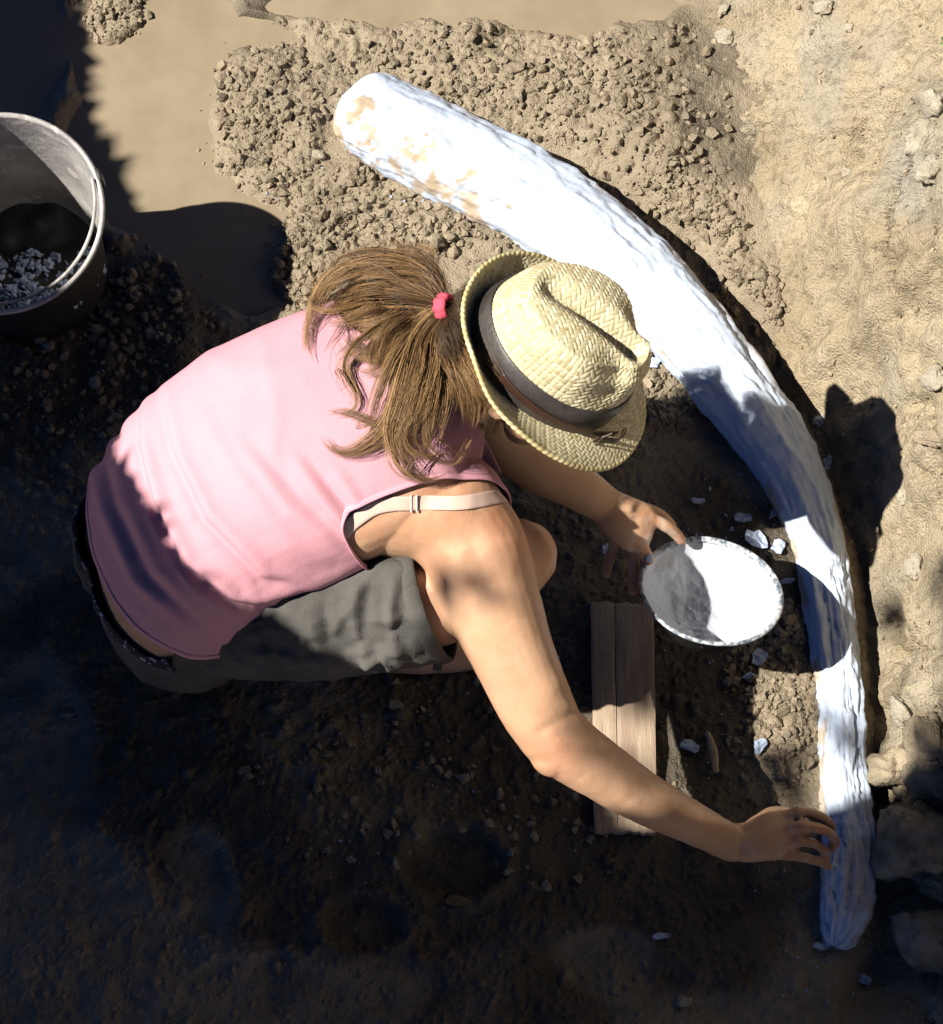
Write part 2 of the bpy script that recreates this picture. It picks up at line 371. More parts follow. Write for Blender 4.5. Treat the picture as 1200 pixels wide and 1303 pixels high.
    v = [(-0.95, 0.10, -0.005), (-0.15, 0.10, -0.005), (-0.02, 0.60, -0.005), (0.42, 0.72, -0.005), (0.42, 1.15, -0.005), (-0.95, 1.15, -0.005)]
    wo = mesh_obj('muddy_water', v, [(0, 1, 2, 3, 4, 5)], M['water']); wo['kind'] = 'structure'
    return lut
XS, YS, HG = build_ground()
def gz(x, y):
    i = int(np.clip(np.searchsorted(XS, x), 0, len(XS) - 1)); j = int(np.clip(np.searchsorted(YS, y), 0, len(YS) - 1))
    return max(float(HG[i, j]), -0.005) if y > .1 and x < .3 else float(HG[i, j])
def on_ground(px, py):
    p = P(px, py, 0.01)
    for _ in range(3): p = P(px, py, gz(p[0], p[1]))
    return p

# ------------------------------------------------------------------ earth bank on the right
TOE = [(860,-160),(880,0),(905,120),(935,250),(968,350),(1008,440),(1050,520),(1078,600),(1088,700),(1094,820),(1100,920),(1114,1010),(1130,1100),(1142,1200),(1160,1303),(1190,1450)]
def build_bank():
    tp = np.array([P(a, b, 0.0) for a, b in TOE]); o = np.argsort(tp[:, 1]); ty, tx = tp[o, 1], tp[o, 0]
    ys = np.r_[-6, -4, -2.6, -1.8, -1.3, -1.0, np.arange(-0.82, 0.98, 0.0036), 1.05, 1.2, 1.5, 2.0, 3.0, 4.5, 6]
    v = np.r_[np.arange(-0.05, 0.50, 0.0036), 0.51, 0.53, 0.56, 0.6, 0.66, 0.75, 0.85, 1.0, 1.2, 1.5, 2, 3, 5, 8, 14]
    Y, V = np.meshgrid(ys, v, indexing='ij')
    xt = np.interp(Y, ty, tx) + 0.012 * noise2(Y * 9, Y * 0, 60) + 0.006 * noise2(Y * 31, Y * 0, 61)
    ang = np.radians(np.interp(Y, [-0.8, -0.35, 0.0, 0.25, 0.5, 0.75, 1.0], [58, 70, 77, 75, 54, 36, 28]))
    ease = 1 - np.exp(-np.clip(V, 0, 9) / 0.05)
    z = np.where(V < 0, V * 1.2, np.tan(ang) * (np.minimum(V, 0.5) - 0.025 * ease)) + 0.03 * np.clip(V - 0.5, 0, 1)
    X = xt + V
    fade = sstep(-0.05, 0.04, V)
    p = np.stack([X.ravel(), Y.ravel(), z.ravel()], 1); a = ang.ravel()
    n = np.stack([-np.sin(a), 0 * a, np.cos(a)], 1)
    px, py = Q(p)
    lower = sstep(800, 960, py)
    disp = 0.014 * fbm3(p, 5, 3, 21) + (0.006 + 0.012 * lower) * fbm3(p, 16, 4, 24) + 0.0034 * fbm3(p, 60, 4, 30, 0.6)
    # eroded crumbly zones with ledges
    er = 1 - np.abs(fbm3(p, 9, 3, 33)); zone = np.clip(blob(px, py, [(1165,250,60,230),(1150,900,80,150),(1180,560,30,120),(1090,185,60,40),(920,150,60,150)]) + lower, 0, 1)
    disp = disp - 0.020 * zone * sstep(0.86, 0.98, er) + 0.006 * zone * fbm3(p, 34, 3, 38)
    disp = disp + .005 * fbm2(p[:, 1] * 26 + .5 * noise2(p[:, 2] * 9, p[:, 1] * 5, 3), p[:, 2] * 4, 3, 68) + .010 * sstep(.1, .5, fbm3(p * np.array([1, .7, 1.6]), 8, 3, 69))
    ck = 1 - np.abs(fbm3(p * np.array([1, 1, .6]), 13, 4, 47, .55)); disp = disp - .007 * sstep(.955, .99, ck) * (.12 + zone)
    pit = sstep(0.45, 0.62, fbm3(p, 48, 2, 44)); disp = disp - 0.004 * pit * (0.3 + zone)
    p = p + n * (disp * np.maximum(fade.ravel(), 0.2) )[:, None]
    # streaks that run down the face
    st = fbm2(p[:, 1] * 14, p[:, 2] * 2.5, 3, 50)
    c = 1 + 0.10 * np.clip(st, -1, 1) + 0.05 * noise3(p[:, 0] * 60, p[:, 1] * 60, p[:, 2] * 60, 52)
    grey = np.clip(blob(px, py, [(1175,190,40,110),(1045,70,30,120),(950,200,16,60)]) * 0.5 + 0.45 * sstep(0.1, 0.7, fbm3(p, 7, 3, 57)), 0, 1)
    col = np.stack([c * (1 - 0.16 * grey), c * (1 - 0.08 * grey), c * (1 + 0.10 * grey)], 1)
    damp = (1 - .75 * sstep(380, 520, py))[:, None] * (1 - sstep(-0.03, 0.075, V.ravel() + 0.03 * fbm3(p, 22, 3, 63)))[:, None]; col = col * (1 - damp * np.array([.27, .31, .36]))
    speck = sstep(.30, .55, fbm3(p, 120, 2, 66))[:, None]; col = col * (1 - .28 * speck)
    b = mesh_obj('earth_bank', p, grid_faces(len(ys), len(v)), M['bank'], col=col); b['kind'] = 'structure'
    return b
bank = build_bank()
def bvh_of(*objs):
    V = []; Fc = []; o = 0
    for ob in objs:
        me = ob.data; mw = ob.matrix_world
        V += [mw @ x.co for x in me.vertices]; Fc += [tuple(i + o for i in q.vertices) for q in me.polygons]; o = len(V)
    return BVHTree.FromPolygons(V, Fc)
bpy.context.view_layer.update()
BANK_BVH = bvh_of(bank)
def look(bvh, px, py):
    d = Vector((px - 600) / F * R_ - (py - 651.5) / F * U_ - T_).normalized()
    h = bvh.ray_cast(Vector(CAM), d)
    return (np.array(h[0]), np.array(h[1])) if h[0] else (None, None)

# ------------------------------------------------------------------ tusk in plaster
def build_tusk():
    zc = 0.042
    rows = []
    for k, (a, b, hw) in enumerate(TUSK_PX):
        p = P(a, b, zc); s = F / (D - zc * math.cos(TH)); r = hw / s
        rows.append((*p, r, r * 0.92))
    n = 420; seg = 110
    s = catmull(rows, n); c = s[:, :3]; a = s[:, 3]; bb = s[:, 4]
    t = np.gradient(c, axis=0); t /= np.linalg.norm(t, axis=1)[:, None]
    u = np.cross(t, [0, 0, 1.0]); u /= np.linalg.norm(u, axis=1)[:, None]; vv = np.array([0, 0, 1.0])
    # rounded ends
    e = np.linspace(0, 1, n); L = np.r_[0, np.cumsum(np.linalg.norm(np.diff(c, axis=0), axis=1))]
    capA = np.sqrt(np.clip(1 - (1 - np.clip(L / 0.045, 0, 1)) ** 2, 0.0, 1)); capB = np.sqrt(np.clip(1 - (1 - np.clip((L[-1] - L) / 0.015, 0, 1)) ** 2, 0.0, 1))
    cap = np.maximum(capA * capB, 0.02)
    th = np.linspace(0, 2 * np.pi, seg, endpoint=False)
    co = np.cos(th); si = np.sin(th)
    p = c[:, None, :] + (a * cap)[:, None, None] * co[None, :, None] * u[:, None, :] + (bb * cap)[:, None, None] * si[None, :, None] * vv
    nn = co[None, :, None] * u[:, None, :] + si[None, :, None] * vv + 0 * p
    pf = p.reshape(-1, 3); nf = nn.reshape(-1, 3)
    Ls = np.repeat(L, seg); A = np.tile(th, n)
    # plaster laid on by hand in long strokes, ridges along the length, lumps, torn edges
    stroke = fbm2(Ls * 9, A * 3.2, 4, 81); fine = fbm2(Ls * 22, A * 12, 3, 85)
    thin = sstep(1.0, 1.5, Ls)          # the lower thin end is rougher
    dis = 0.0034 * stroke + (0.0008 + 0.0008 * thin) * fine + 0.0022 * fbm3(pf, 40, 3, 88)
    edge = np.abs(np.cos(A)); layer = sstep(-0.05, 0.02, fbm2(Ls * 6, A * 1.3, 3, 90) + 0.15)
    dis = dis + 0.0035 * layer
    lv = fbm2(Ls * 10 + 3, A * 2.0, 4, 95) * 5; st_ = np.floor(lv) + sstep(.0, .16, lv - np.floor(lv)); dis = dis + .0008 * st_ + .0016 * np.abs(fbm3(pf, 75, 3, 96))
    crack = 1 - np.abs(fbm2(Ls * 13, A * 2.4, 3, 93)); ck = sstep(0.965, 0.995, crack); dis = dis - 0.0022 * ck * (0.3 + thin)
    crack2 = 1 - np.abs(fbm2(Ls * 5, A * 5.5, 3, 97)); ck2 = sstep(0.975, 0.995, crack2) * thin; dis = dis - 0.002 * ck2
    pf = pf + nf * dis[:, None]
    px, py = Q(pf)
    # old soil still showing where the plaster is thin: at the broad end and along the left edge
    zone = np.clip(blob(px, py, [(465,165,48,52),(505,180,60,36),(560,215,60,24),(600,262,60,18)]), 0, 1)
    soil = sstep(0.05, 0.2, fbm3(pf, 52, 4, 99, .6) - 0.10) * zone
    side = sstep(0.80, 0.99, edge) * sstep(-0.1, 0.3, fbm3(pf, 26, 3, 103)) * 0.9
    low = blob(px, py, [(1098,1120,24,100)]) * 0.5 * sstep(-0.3, 0.2, fbm3(pf, 30, 3, 106))
    so = np.clip(soil + side + low, 0, 1)[:, None]
    col = (1 - so) * np.ones(3) + so * np.array([0.80, 0.55, 0.32])
    col = col * (1 - 0.45 * np.clip(ck * thin + ck2, 0, 1))[:, None]
    f = grid_faces(n, seg); w_ = []
    i = np.arange(n - 1); f2 = np.stack([i * seg + seg - 1, (i + 1) * seg + seg - 1, (i + 1) * seg, i * seg], 1)
    f = np.concatenate([f, f2])
    o = mesh_obj('tusk', pf, f, M['plaster'], col=col)
    tag(o, 'long curved tusk coated in white plaster lying in the mud below the bank', 'tusk')
    return o
tusk = build_tusk()

# ------------------------------------------------------------------ plank
def build_plank():
    c = [P(752, 766, 0.046), P(832, 768, 0.046), P(835, 1058, 0.046), P(757, 1058, 0.046)]
    root = empty('wooden_plank', tuple(P(793, 912, 0.0)))
    tag(root, 'short weathered plank split along its length, below the bowl', 'plank')
    def board(u0, u1, seed, z0, z1):
        nu, nv = 10, 60; vts = []
        for i in range(nu):
            for j in range(nv):
                fu = u0 + (u1 - u0) * i / (nu - 1); fv = j / (nv - 1)
                p = (1-fu)*(1-fv)*c[0] + fu*(1-fv)*c[1] + fu*fv*c[2] + (1-fu)*fv*c[3]
                ex = min(i, nu-1-i); ey = min(j, nv-1-j)
                p = p + np.array([0.0012 * noise2(fv * 9, seed + i * 0, 3) * (ex == 0), 0.003 * noise2(fu * 14, seed, 4) * (ey == 0), -0.0008 * (ex == 0) - 0.001 * (ey == 0)])
                vts.append(p)
        top = np.array(vts); bot = top.copy(); bot[:, 2] = 0.004
        V = np.concatenate([top, bot]); fs = [tuple(q) for q in grid_faces(nu, nv)]
        N = nu * nv; rim = [i * nv for i in range(nu)] + [(nu-1)*nv + j for j in range(1, nv)] + [i*nv + nv-1 for i in range(nu-2, -1, -1)] + [j for j in range(nv-2, 0, -1)]
        for k in range(len(rim)):
            a, b = rim[k], rim[(k+1) % len(rim)]; fs.append((a, a + N, b + N, b))
        o = mesh_obj('board_half', V, fs, M['wood'], root, smooth=False)
    board(0.0, 0.374, 1.0, 0, 0); board(0.381, 1.0, 7.0, 0, 0)
build_plank()

# ------------------------------------------------------------------ lathe helper in a local frame
def frame(nrmv, hint):
    z = nrm(nrmv); x = np.asarray(hint, float); x = nrm(x - (x @ z) * z); y = np.cross(z, x); return x, y, z
def lathe(prof, c, fr, seg=72, wob=0.0, seed=0, closed=False):
    x, y, z = fr; prof = np.asarray(prof, float); th = np.linspace(0, 2*np.pi, seg, endpoint=False)
    V = np.zeros((seg, len(prof), 3))
    for k, (r, h) in enumerate(prof):
        rr = r * (1 + wob * noise2(np.cos(th) * 2 + 5, np.sin(th) * 2, seed))
        V[:, k] = c + rr[:, None] * (np.cos(th)[:, None] * x + np.sin(th)[:, None] * y) + h * z
    return V.reshape(-1, 3), grid_faces(seg, len(prof), True)

# ------------------------------------------------------------------ bowl of plaster
def build_bowl():
    n = 0.71 * T_ + 0.70 * (0.17 * R_ + 0.98 * U_); fr = frame(n, R_); c = P(905, 753, 0.215)
    root = empty('mixing_bowl', tuple(c - fr[2] * 0.08)); tag(root, 'dark mixing bowl of wet white plaster, tilted in her left hand', 'bowl')
    r = 0.0985
    out = [(0.028, -0.081), (0.040, -0.079), (0.058, -0.063), (0.079, -0.036), (r, 0.0)]
    v, f = lathe(out, c, fr, 96, 0.012, 1); mesh_obj('outer_wall', v, f, M['enamel'], root)
    v, f = lathe([(0.0005, -0.080), (0.028, -0.081)], c, fr, 96); mesh_obj('base', v, f, M['enamel'], root)
    v, f = lathe([(r, -0.001), (r + 0.0022, 0.002), (r + 0.001, 0.0045), (r - 0.002, 0.005), (r - 0.0045, 0.002), (r - 0.005, -0.002)], c, fr, 96, 0.012, 1); mesh_obj('rim', v, f, M['rim'], root)
    # plaster lining: smeared up the wall, a pool with strokes in it
    nr, ns = 70, 160
    th = np.linspace(0, 2*np.pi, ns, endpoint=False); q = np.linspace(0.0, 1, nr); TH_, QQ = np.meshgrid(th, q, indexing='ij')
    rad = (r - 0.0045) * QQ; a = rad * np.cos(TH_); b = rad * np.sin(TH_)
    depth = -0.076 + 0.074 * np.clip(QQ, 0, 1) ** 2.7
    depth = depth + 0.012 * (1 - QQ ** 2) * np.clip(b / 0.1 + 0.2, -1, 1)
    en = (1 - sstep(0.82, 1, QQ))
    stroke = fbm2(a * 16 + b * 24, b * 30 - a * 7, 4, 130)
    sharp = sstep(-0.06, 0.06, fbm2(a * 12 + 4, b * 16, 2, 136))
    depth = depth + en * (0.006 * stroke + 0.003 * sharp + 0.0015 * fbm2(a * 90, b * 90, 3, 138)) + (1 - en) * 0.0012 * noise2(TH_ * 9, QQ * 30, 140)
    p = c + a[..., None] * fr[0] + b[..., None] * fr[1] + depth[..., None] * fr[2]
    mesh_obj('wet_plaster', p.reshape(-1, 3), grid_faces(ns, nr, True), M['plaster_wet'], root)
    return root, c, fr
bowl, BC, BF = build_bowl()

# ------------------------------------------------------------------ bucket
def build_bucket():
    n = nrm(0.97 * np.array([0, 0, 1.0]) + np.array([0.0, -0.20, 0])); fr = frame(n, R_); c = P(0, 271, 0.325); r = 0.146
    root = empty('bucket', tuple(c - n * 0.31)); tag(root, 'black bucket smeared with plaster, cut off by the left edge of the photo', 'bucket')
    v, f = lathe([(0.001, -0.308), (0.105, -0.308), (0.109, -0.30), (0.119, -0.18), (0.132, -0.07), (0.138, -0.035), (0.142, -0.034), (0.144, -0.012), (r, -0.002)], c, fr, 96); mesh_obj('outer_wall', v, f, M['bucket'], root)
    v, f = lathe([(r, -0.003), (r + 0.0025, 0.001), (r, 0.004), (r - 0.003, 0.004), (r - 0.0055, 0.0005)], c, fr, 96, 0.004, 3); mesh_obj('rim', v, f, M['bucket_in'], root)
    v, f = lathe([(r - 0.0055, 0.001), (0.134, -0.05), (0.122, -0.14), (0.111, -0.24), (0.105, -0.30), (0.001, -0.30)], c, fr, 96); mesh_obj('inner_wall', v, f, M['bucket_in'], root)
    # heap of plaster scraps, higher on the near side
    x, y, z = fr; parts = []
    for k in range(520):
        a = rng.random() * 6.283; q = math.sqrt(rng.random()) * 0.112
        lx, ly = q * math.cos(a), q * math.sin(a)
        lz = -0.150 - 0.9 * (ly + 0.115) + 0.02 * noise2(np.array([lx * 30]), np.array([ly * 30]), 9)[0]
        if lz < -.27: continue
        s = 0.003 + 0.008 * rng.random() ** 2
        ax = np.linalg.qr(rng.normal(size=(3, 3)))[0]
        vv, ff = ellipsoid((0, 0, 0), np.eye(3), (s, s * (0.5 + 0.5 * rng.random()), s * (0.3 + 0.4 * rng.random())), 4)
        vv = vv * (1 + 0.25 * rng.normal(size=(len(vv), 1))); parts.append((c + lx * x + ly * y + lz * z + vv @ ax, ff))
    v, f = join(parts); o = mesh_obj('plaster_scraps', v, f, M['plaster_plain'], root, smooth=False); o['kind'] = 'stuff'
    # bed beneath the scraps
    th = np.linspace(0, 2*np.pi, 48, endpoint=False); q = np.linspace(0, 1, 14); A, B_ = np.meshgrid(th, q, indexing='ij')
    lx = 0.116 * B_ * np.cos(A); ly = 0.116 * B_ * np.sin(A); lz = np.maximum(-0.155 - 0.9 * (ly + 0.115), -.29) + 0.012 * noise2(lx * 40, ly * 40, 9)
    p = c + lx[..., None] * x + ly[..., None] * y + lz[..., None] * z
    mesh_obj('scrap_bed', p.reshape(-1, 3), grid_faces(48, 14, True), M['bucket'], root)
    # wire handle folded down along the right, near side of the rim
    pts = []
    for k in range(40):
        a = math.radians(20 - 140 * k / 39); drop = -0.004 - 0.018 * math.sin(math.pi * k / 39); rr = (r - 0.008 - 0.012 * math.sin(math.pi * k / 39))
        pts.append((*(c + rr * math.cos(a) * x + rr * math.sin(a) * y + (0.010 + drop) * z), 0.0026, 0.0026))
    v, f = loft(pts, z, 60, 8); mesh_obj('handle', v, f, M['bucket_in'], root)
    a = math.radians(22); e0 = c + (r + 0.003) * (math.cos(a) * x + math.sin(a) * y)
    v, f = loft([(*(e0 - 0.03 * z), 0.011, 0.004), (*(e0 + 0.002 * z), 0.011, 0.004)], np.cross(z, math.cos(a) * x + math.sin(a) * y), 6, 12); mesh_obj('handle_ear', v, f, M['bucket'], root)
build_bucket()

# ------------------------------------------------------------------ person
PERSON = empty('person', tuple(P(330, 780, 0.0)))
tag(PERSON, 'person in a pink tank top crouching over the tusk, back to the viewer', 'person')
def S(px, py, z, a, b=None): return (*P(px, py, z), a, a if b is None else b)
LAT = nrm([0.30, -0.95, -0.06])
TORSO = [S(240,770,.13,.112,.095), S(232,752,.20,.134,.106), S(230,724,.28,.145,.108), S(240,684,.35,.150,.106), S(278,638,.41,.156,.108),
         S(345,592,.455,.163,.112), S(430,556,.485,.166,.112), S(505,525,.505,.158,.100), S(555,502,.515,.125,.080), S(595,485,.53,.060,.055)]
def infl(rows, d): return [(*r[:3], r[3] + d, r[4] + d) for r in rows]
HA = nrm(0.51 * R_ + 0.42 * U_ + 0.75 * T_); HF = nrm(0.8 * R_ - 0.6 * U_ - 0.16 * T_); HF = nrm(HF - (HF @ HA) * HA); HL = np.cross(HA, HF)
HC = P(692, 458, 0.60)
head_c = HC - 0.012 * HA - 0.004 * HF
RARM = [S(505,640,.475,.070), S(560,655,.475,.072), S(598,690,.46,.070), S(622,755,.435,.064), S(660,850,.39,.052), S(690,912,.36,.0475), S(716,945,.335,.0445), S(760,977,.30,.0400), S(815,1013,.245,.0350), S(880,1047,.19,.0290), S(936,1075,.148,.025,.020)]
LARM = [S(500,450,.48,.066), S(555,470,.475,.060), S(600,515,.43,.050), S(640,556,.38,.043), S(690,592,.33,.039), S(735,620,.295,.032), S(774,645,.266,.026,.020)]
RTHIGH = [S(250,770,.25,.076), S(320,778,.31,.074), S(430,776,.365,.071), S(550,760,.390,.066), S(630,728,.40,.058), S(662,708,.395,.050)]
LTHIGH = [S(190,690,.22,.090), S(260,640,.28,.085), S(400,610,.31,.075), S(520,585,.33,.060), S(560,575,.33,.052)]
RCALF = [S(655,712,.375,.050), S(612,748,.30,.050), S(560,778,.21,.048), S(505,806,.10,.036), S(490,820,.05,.034)]
LCALF = [S(555,580,.31,.050), S(500,620,.24,.050), S(440,660,.16,.045), S(400,695,.07,.035)]
RFOOT = [S(460,830,.035,.030,.030), S(530,826,.045,.036,.034), S(600,818,.03,.042,.022), S(640,814,.024,.034,.016)]
LFOOT = [S(370,705,.035,.030,.030), S(440,705,.045,.036,.034), S(520,700,.03,.042,.022), S(560,698,.024,.034,.016)]
NECK = [S(560,500,.53,.055), S(600,485,.555,.052), S(640,475,.58,.052), S(672,466,.60,.055)]
CROSS = np.array([0, 0, 1.0])
def fing(pts, r0, r1=None):
    r1 = r1 or r0 * 0.82
    n = len(pts); return loft([S(*p, r0 + (r1 - r0) * k / (n - 1)) for k, p in enumerate(pts)], CROSS + np.array([0.1, 0.2, 0]), 22, 12)
def knuckle(p, r): return ellipsoid(P(*p), np.eye(3), (r, r, r), 8)
right_hand = [
    loft([S(925,1072,.151,.026,.019), S(955,1071,.150,.029,.018), S(985,1064,.147,.034,.016), S(1004,1060,.141,.033,.012)], nrm([0.22, 1.0, 0]), 16, 18),
    fing([(985,1045,.146),(1016,1034,.150),(1040,1038,.140),(1056,1049,.118),(1057,1062,.088)], .0085, .0070), knuckle((1015,1034,.150), .0100),
    fing([(990,1058,.148),(1022,1052,.158),(1047,1056,.144),(1062,1068,.118),(1058,1080,.086)], .0085, .0070), knuckle((1021,1052,.157), .0102),
    fing([(988,1071,.142),(1017,1070,.146),(1037,1074,.132),(1051,1085,.108),(1047,1093,.083)], .0082, .0068), knuckle((1016,1070,.146), .0098),
    fing([(978,1084,.132),(1003,1088,.135),(1027,1092,.122),(1045,1098,.106),(1054,1103,.090)], .0074, .0062), knuckle((1002,1088,.135), .0092),
    fing([(955,1052,.136),(985,1034,.116),(1012,1040,.098),(1036,1058,.088)], .0105, .0082)]
left_hand = [
    loft([S(766,640,0.268,.026,.019), S(786,655,0.264,.033,.018), S(806,668,0.254,.037,.017), S(820,674,0.244,.035,.014)], nrm([0.62, 0.78, 0]), 16, 18),
    fing([(806,656,0.254),(828,660,0.248),(846,668,0.238),(859,678,0.221),(867,688,0.206)], .0100, .0080), knuckle((826,659,0.250), .0112),
    fing([(800,648,0.246),(822,648,0.231),(842,656,0.216),(856,670,0.198)], .0095, .0078),
    fing([(786,672,0.254),(803,684,0.252),(815,697,0.238),(824,711,0.221)], .0128, .0100),
    fing([(800,676,0.231),(806,700,0.201),(807,724,0.181),(805,752,0.166)], .0092, .0074),
    fing([(786,668,0.231),(782,690,0.201),(777,708,0.186),(771,730,0.176)], .0090, .0072)]
def feature(fwd, left, up, rx, ry, rz):
    return ellipsoid(head_c + fwd * HF + left * HL + up * HA, np.stack([HF, HL, HA]), (rx, ry, rz), 8)
head = [ellipsoid(head_c + 0.004 * HA, np.stack([HF, HL, HA]), (.094, .076, .084)),
        loft([(*(head_c + .030 * HF + .03 * HA), .066, .062), (*(head_c + .034 * HF - .03 * HA), .062, .056), (*(head_c + .044 * HF - .075 * HA), .048, .046), (*(head_c + .052 * HF - .108 * HA), .026, .026)], HL, 18, 20),
        feature(.103, 0, -.032, .017, .014, .011), feature(.096, 0, -.012, .010, .009, .026), feature(.088, 0, .022, .012, .055, .010),
        feature(.090, 0, -.064, .011, .021, .006), feature(.088, 0, -.073, .011, .019, .006), feature(.086, 0, -.103, .014, .016, .014),
        feature(-.004, .076, -.02, .017, .007, .030), feature(-.004, -.076, -.02, .017, .007, .030)]
SHO = [ellipsoid(P(568, 650, .478), np.eye(3), (.074, .074, .070)), loft([S(430,590,.50,.06,.05), S(520,620,.50,.062,.055), S(575,650,.485,.06,.055)], LAT, 12, 16)]
torso_l = loft(TORSO, LAT, 40, 40, power=2.25)
parts = [torso_l, loft(RARM, nrm([.9, .35, 0]), 40, 28), loft(LARM, nrm([.6, .7, 0]), 34, 24), loft(RTHIGH, CROSS, 26, 26), loft(LTHIGH, CROSS, 26, 26),
         loft(RCALF, [0, 1, 0], 22, 22), loft(LCALF, [0, 1, 0], 22, 22), loft(RFOOT, [0, 1, 0], 16, 18), loft(LFOOT, [0, 1, 0], 16, 18), loft(NECK, LAT, 16, 22),
         ellipsoid(P(705, 958, .335), np.eye(3), (.032, .032, .034), 10)] + right_hand + left_hand + head + SHO
bv, bf = remeshed(parts, 0.0030, 5, 0.5)
# shoulder blade, spine furrow, collar: gentle relief on the one skin
px, py = Q(bv); bn = vnormals(bv, bf)
rel = np.zeros(len(bv))
d, at = seg_dist(px, py, [(470,690),(520,655),(590,640)]); rel += 0.005 * np.exp(-(d / 22) ** 2) * (bv[:, 2] > .45)
d, at = seg_dist(px, py, [(520,720),(560,690),(600,690),(620,740)]); rel -= 0.0035 * np.exp(-(d / 16) ** 2) * (bv[:, 2] > .40)
d, at = seg_dist(px, py, [(640,700),(660,790),(700,870)]); rel += 0.003 * np.exp(-(d / 20) ** 2) * (bv[:, 2] > .33)
d, at = seg_dist(px, py, [(690,930),(735,905)]); rel -= 0.002 * np.exp(-(d / 7) ** 2) * (bv[:, 2] > .3)
d, at = seg_dist(px, py, [(944,1050),(940,1098)]); rel -= 0.0014 * np.exp(-(d / 4) ** 2) * (bv[:, 2] > .12)
for line, dp in (([(1008,1046),(1040,1047),(1058,1058)], .0016), ([(1008,1062),(1040,1065),(1056,1075)], .0016), ([(1002,1079),(1030,1083),(1048,1092)], .0016)):
    d, at = seg_dist(px, py, line); rel -= dp * np.exp(-(d / 2.8) ** 2) * sstep(0, .25, at) * (bn @ T_ > .2)
for (x_, y_) in ((1038,1037),(1046,1055),(1036,1073),(1026,1092)):
    rel += .0012 * np.exp(-((px - x_) ** 2 + (py - y_) ** 2) / 36) * (bn @ T_ > .2)
rel += 0.0008 * fbm3(bv, 30, 3, 150)
red = np.zeros(len(bv))
for (x_, y_, rr, zz) in ((706,958,34,.25),(1016,1040,14,.10),(1021,1056,13,.10),(1014,1072,12,.10),(1002,1088,12,.10),(1058,1068,16,.05),(1054,1098,12,.05),(680,700,45,.3),(826,659,14,.15),(826,708,14,.15),(866,686,14,.15),(640,660,40,.4),(560,640,60,.45),(772,725,18,.1),(805,745,18,.1)):
    red = np.maximum(red, np.exp(-((px - x_) ** 2 + (py - y_) ** 2) / rr ** 2) * (bv[:, 2] > zz))
red = np.clip(red * .8 + .35 * sstep(.1, .6, fbm3(bv, 13, 3, 155)), 0, 1)[:, None]
scol = np.ones((len(bv), 3)) * (1 + .07 * fbm3(bv, 24, 3, 156))[:, None] * (1 - red * np.array([.02, .20, .24]))
smear = (sstep(.22, .42, fbm3(bv, 95, 3, 157)) * np.maximum(blob(px, py, [(1035,1075,45,40),(835,695,45,40)]), .9 * blob(px, py, [(985,1070,50,40)]) * sstep(.1, .5, fbm3(bv, 40, 2, 158))))[:, None]
smear = .45 * smear; scol = scol * (1 - smear) + smear * np.array([1.1, 1.65, 2.35])
body = mesh_obj('body', bv + bn * rel[:, None], bf, M['skin'], PERSON, col=scol)
for s_ in (-1, 1):
    v, f = ellipsoid(head_c + .083 * HF + s_ * .031 * HL + .002 * HA, np.stack([HF, HL, HA]), (.011, .012, .009), 8); mesh_obj('eye', v, f, M['plaster_plain'], PERSON)

# tank top: its own surface over the torso, cut at hem, armholes and neck
def spine_at(k): return nrm(np.array(TORSO[k + 1][:3]) - np.array(TORSO[k][:3]))
src = [loft([(*r[:3], r[3] + d_, r[4] + d_) for r, d_ in zip(TORSO, (.020,.020,.020,.019,.014,.010,.007,.006,.006,.006))], LAT, 44, 48, power=2.25),
       loft(infl(RARM[:4], .007), nrm([.9, .35, 0]), 20, 28), loft(infl(LARM[:4], .007), nrm([.6, .7, 0]), 20, 24)]
src += [(lambda e: (e[0], e[1]))(ellipsoid(P(568, 650, .478), np.eye(3), (.080, .080, .076))), loft([S(430,590,.50,.066,.056), S(520,620,.50,.068,.061), S(575,650,.485,.066,.061)], LAT, 12, 16)]
sv, sf = remeshed(src, 0.0036, 8, 0.5)
def plane3(a, b, c, toward):
    n = nrm(np.cross(b - a, c - a)); return (a, n if (np.asarray(toward) - a) @ n > 0 else -n)
mid = np.array(TORSO[5][:3])
arm_r = plane3(P(480, 718, .42), P(478, 640, .565), P(612, 596, .565), mid)
arm_l = plane3(P(470, 330, .44), P(470, 400, .56), P(575, 455, .56), mid)
hem = (P(226, 682, .335), nrm(spine_at(2) * 0.75 + 0.25 * spine_at(3) + .09 * LAT))
neckp = (P(585, 490, .55), -spine_at(7))
pit_r = np.array(P(482, 722, .42)); pit_l = np.array(P(440, 372, .42))
def arm_field(pl, pit):
    def fld(q):
        a = (q - pl[0]) @ pl[1]; b = (pit - q) @ nrm(spine_at(5) + 0.25 * spine_at(7))
        k = .030; hm = np.clip(.5 + .5 * (a - b) / k, 0, 1); return b * (1 - hm) + a * hm + k * hm * (1 - hm) - .0055
    return fld
sv, sf = clip(sv, sf, [hem, neckp])
sv, sf = field_cut(sv, sf, arm_field(arm_r, pit_r)); sv, sf = field_cut(sv, sf, arm_field(arm_l, pit_l))
sn = vnormals(sv, sf); px, py = Q(sv)
